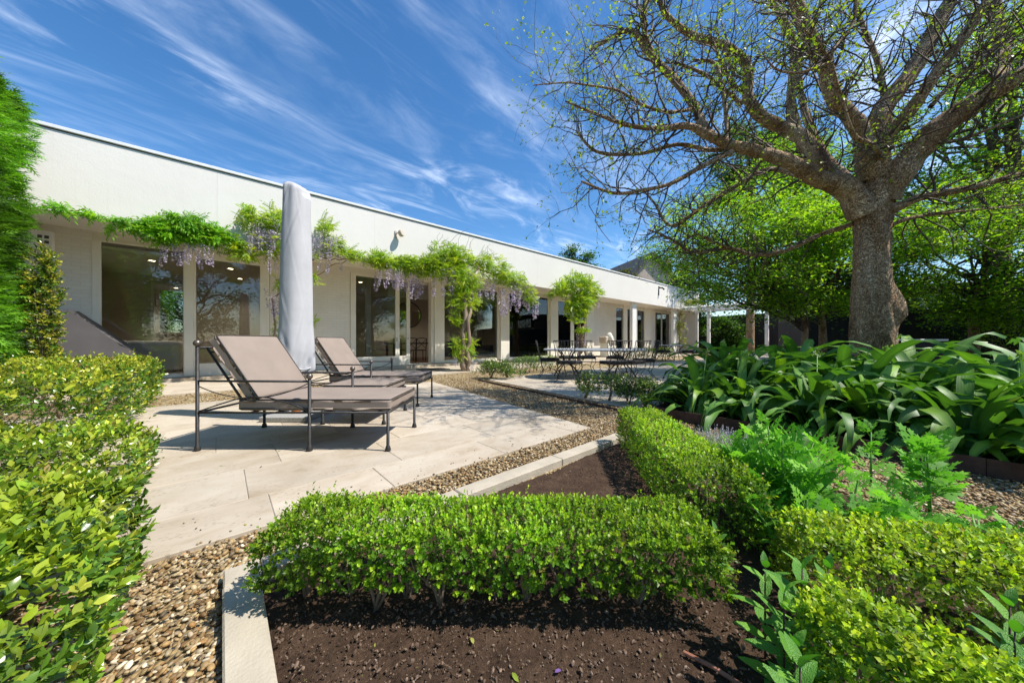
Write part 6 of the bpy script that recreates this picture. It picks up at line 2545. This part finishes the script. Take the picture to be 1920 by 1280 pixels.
for k, (sp, ra) in enumerate(limb_paths):
    big = ra[0] > .12
    sub(sp, ra, .3 if big else .1, 14.0 if big else 15.0, 0, .78 if big else .62)
Vq, Pq = tree_tubes(twigs, 3)
o = link(bpy.data.objects.new('twigs', np_mesh('twigs', Vq, Pq, M['twig'])), tree)
o['kind'] = 'stuff'
lp = np.concatenate(leaf_pos)
ld = np.concatenate(leaf_dir)
print('tree twigs', len(twigs), 'leaves', len(lp))
nl = len(lp)
V, P, C = scatter(RHOMB[0], RHOMB[1], lp, frames(ld, tr.normal(0, .7, (nl, 3)) + [[0, 0, 1]]), tr.uniform(.026, .056, nl), pal(nl, [(.20, .34, .025), (.26, .40, .035), (.33, .42, .05), (.14, .26, .025)]))
o = link(bpy.data.objects.new('crown', np_mesh('crown', V, P, M['leaf'], C)), tree)
o['kind'] = 'stuff'


def bg_tree(name, label, base, crown_c, crown_r, nb, nl, leaf, cols, trunk_r, seed, droop=-.05, group='trees beyond the garden', tmpl=LEAF4, spray=.16, th=None):
    """tree whose leaves sit in sprays along boughs"""
    r = np.random.default_rng(seed)
    e = empty(name, (base[0], base[1], 0))
    tag(e, label, 'tree', group)
    B = np.array([base[0], base[1], 0.0])
    cc = np.array(crown_c, float) - B
    cr = np.array(crown_r, float)
    fork = np.array([0, 0, max(.4, cc[2] - cr[2] * .75)]) if th is None else np.array([0, 0, th])
    tp = np.array([[0, 0, -.05], [.05, .02, fork[2] * .5], fork, (fork + cc) / 2, cc + [0, 0, cr[2] * .6]])
    sp = spline(tp, 5)
    Vq, Pq = tree_tubes([(sp, np.linspace(trunk_r, trunk_r * .25, len(sp)))], 10)
    link(bpy.data.objects.new('trunk', np_mesh('trunk', Vq, Pq, M['bark'])), e)
    paths, ends = [], []
    for k in range(nb):
        t = r.uniform(.35, .95)
        p = sp[int(t * (len(sp) - 1))]
        d = unit(r.standard_normal(3))
        tgt = cc + d * cr * r.uniform(.75, 1.02)
        n = 9
        mid = (p + tgt) / 2 + r.normal(0, .12, 3) * cr + np.array([0, 0, .12 * cr[2]])
        q = spline(np.array([p, mid, tgt, tgt + (tgt - mid) * .25 + np.array([0, 0, droop * cr[2] * 3])]), 5)
        q[1:] += r.normal(0, .03, (len(q) - 1, 3)) * cr
        paths.append((q, np.linspace(trunk_r * .28, .006, len(q))))
        for j in range(5):
            i = int(r.integers(5, len(q) - 1))
            dd = unit(r.standard_normal(3)) * [1, 1, .45] + unit(q[i + 1] - q[i]) * .8 + [0, 0, droop]
            g_, ga = grow(q[i], dd, float(np.mean(cr)) * r.uniform(.2, .42), .010, 6, .16, np.array([0, 0, droop]), r)
            paths.append((g_, ga))
            ends.append(g_)
        ends.append(q[6:])
    Vq, Pq = tree_tubes(paths, 4)
    o = link(bpy.data.objects.new('branches', np_mesh('branches', Vq, Pq, M['twig'])), e)
    o['kind'] = 'stuff'
    w = np.array([len(x) for x in ends])
    idx = r.integers(len(ends), size=nl)
    P = np.array([ends[i][r.integers(len(ends[i]))] for i in idx])
    off = r.normal(0, 1, (nl, 3)) * np.array([[spray, spray, spray * .5]])
    pos = P + off
    nr = np.array([[0, 0, 1.0]]) + r.normal(0, .55, (nl, 3)) + np.array([[.25, -.25, 0]])
    col = pal(nl, cols)
    V, Pq, C = scatter(tmpl[0], tmpl[1], pos, frames(r.normal(0, 1, (nl, 3)) * [[1, 1, .4]], nr), leaf * r.uniform(.6, 1.25, nl), col)
    o = link(bpy.data.objects.new('crown', np_mesh('crown', V, Pq, M['airy_leaf'], C)), e)
    o['kind'] = 'stuff'
    return e


BRIGHT = [(.15, .34, .022), (.22, .42, .028), (.31, .48, .036), (.09, .22, .018)]
DEEP = [(.035, .09, .014), (.05, .13, .018), (.08, .18, .02)]
bg_tree('leafy_tree', 'bright leafy tree drooping over the pergola, just past the gabled house', (8.3, 9.3), (6.5, 9.0, 3.45), (2.2, 1.7, 1.55), 56, 36000, .09, BRIGHT, .1, 51, droop=-.025, th=1.7, tmpl=RHOMB, spray=.2)
bg_tree('leafy_tree', 'bright leafy tree directly behind the big trunk', (9.4, 9.9), (9.2, 9.4, 3.3), (2.4, 1.8, 1.75), 56, 36000, .09, BRIGHT, .12, 52, droop=-.025, tmpl=RHOMB, spray=.2)
bg_tree('leafy_tree', 'bright leafy tree behind the trunk towards the photo edge', (13.0, 9.2), (12.9, 8.7, 3.4), (2.7, 2.0, 1.85), 60, 38000, .09, BRIGHT, .13, 53, droop=-.025, tmpl=RHOMB, spray=.2)
bg_tree('tall_tree', 'tall green tree rising above the thick limb at the photo edge', (16.5, 11.0), (16.2, 10.5, 7.8), (3.4, 2.8, 3.6), 56, 30000, .12, BRIGHT, .25, 54, tmpl=RHOMB, spray=.24)
bg_tree('tall_tree', 'tall green tree seen between the upper limbs of the big tree', (12.5, 13.5), (12.3, 13.2, 6.6), (3.0, 2.5, 2.5), 46, 24000, .12, BRIGHT, .25, 55, tmpl=RHOMB, spray=.24)
bg_tree('evergreen_tree', 'dark evergreen tree between the gabled house and the pergola', (16.2, 30), (15.6, 29, 5.5), (2.6, 2.2, 3.2), 34, 12000, .24, DEEP, .3, 56, tmpl=RHOMB, spray=.3)
bg_tree('evergreen_tree', 'dark far pine showing through the gap left of the fork', (17.5, 24), (17.3, 24, 14.2), (2.6, 2.2, 3.0), 30, 9000, .24, DEEP, .3, 57, tmpl=RHOMB, spray=.3)
bg_tree('evergreen_tree', 'dark low evergreen under the pergola against the black fence', (17.5, 27.0), (17.2, 26.5, 1.6), (2.2, 1.5, 1.3), 30, 9000, .18, DEEP, .15, 58, tmpl=RHOMB, spray=.25)
bg_tree('far_tree', 'small tree top just above the white roof', (6.4, 34), (6.6, 34, 9.2), (2.0, 1.6, 1.25), 24, 4200, .22, DEEP, .2, 59, spray=.3)
bg_tree('far_tree', 'dark tree top between the white roof and the gable', (12.8, 38), (13.0, 38, 7.9), (1.3, 1.2, 1.5), 18, 3000, .22, [(.09, .10, .02), (.06, .09, .02)], .2, 60, spray=.3)
# trees that the house glass reflects
bg_tree('garden_tree', 'broad dark tree behind the viewer, reflected in the dining room glass', tuple(W(9.0, -9.0))[:2], tuple(W(9.0, -9.0, 4.0)), (3.2, 2.6, 3.2), 34, 8000, .22, DEEP, .25, 61, tmpl=RHOMB, spray=.35, group='trees reflected in the glass')
bg_tree('garden_tree', 'tall dark tree behind the viewer, reflected in the bedroom glass', tuple(W(-1.5, -10.0))[:2], tuple(W(-1.5, -10.0, 4.2)), (3.2, 2.8, 3.4), 34, 8000, .22, DEEP, .25, 62, tmpl=RHOMB, spray=.35, group='trees reflected in the glass')
bg_tree('garden_tree', 'dark tree behind the viewer, reflected in the living room glass', tuple(W(16.5, -8.0))[:2], tuple(W(16.5, -8.0, 3.6)), (3.4, 2.6, 3.0), 34, 8000, .22, DEEP, .25, 63, tmpl=RHOMB, spray=.35, group='trees reflected in the glass')

# ivy covered wall at the photo edge
c = at(1885, 600, 9.0)
hedge('ivy_hedge', 'dark ivy-covered wall at the photo edge behind the strap-leaf plants', (c.x + .9, c.y), math.radians(-28), 3.2, .6, 2.0, .08, 120, nleaf=5, old=[(.02, .05, .012), (.03, .07, .014)], new=[(.04, .09, .018), (.05, .11, .02)], stems=2, mat='gloss_leaf', amp=.05, inner=.3, newtop=.4)

print('TRIS', sum(len(m.loops) - 2 * len(m.polygons) for m in bpy.data.meshes))
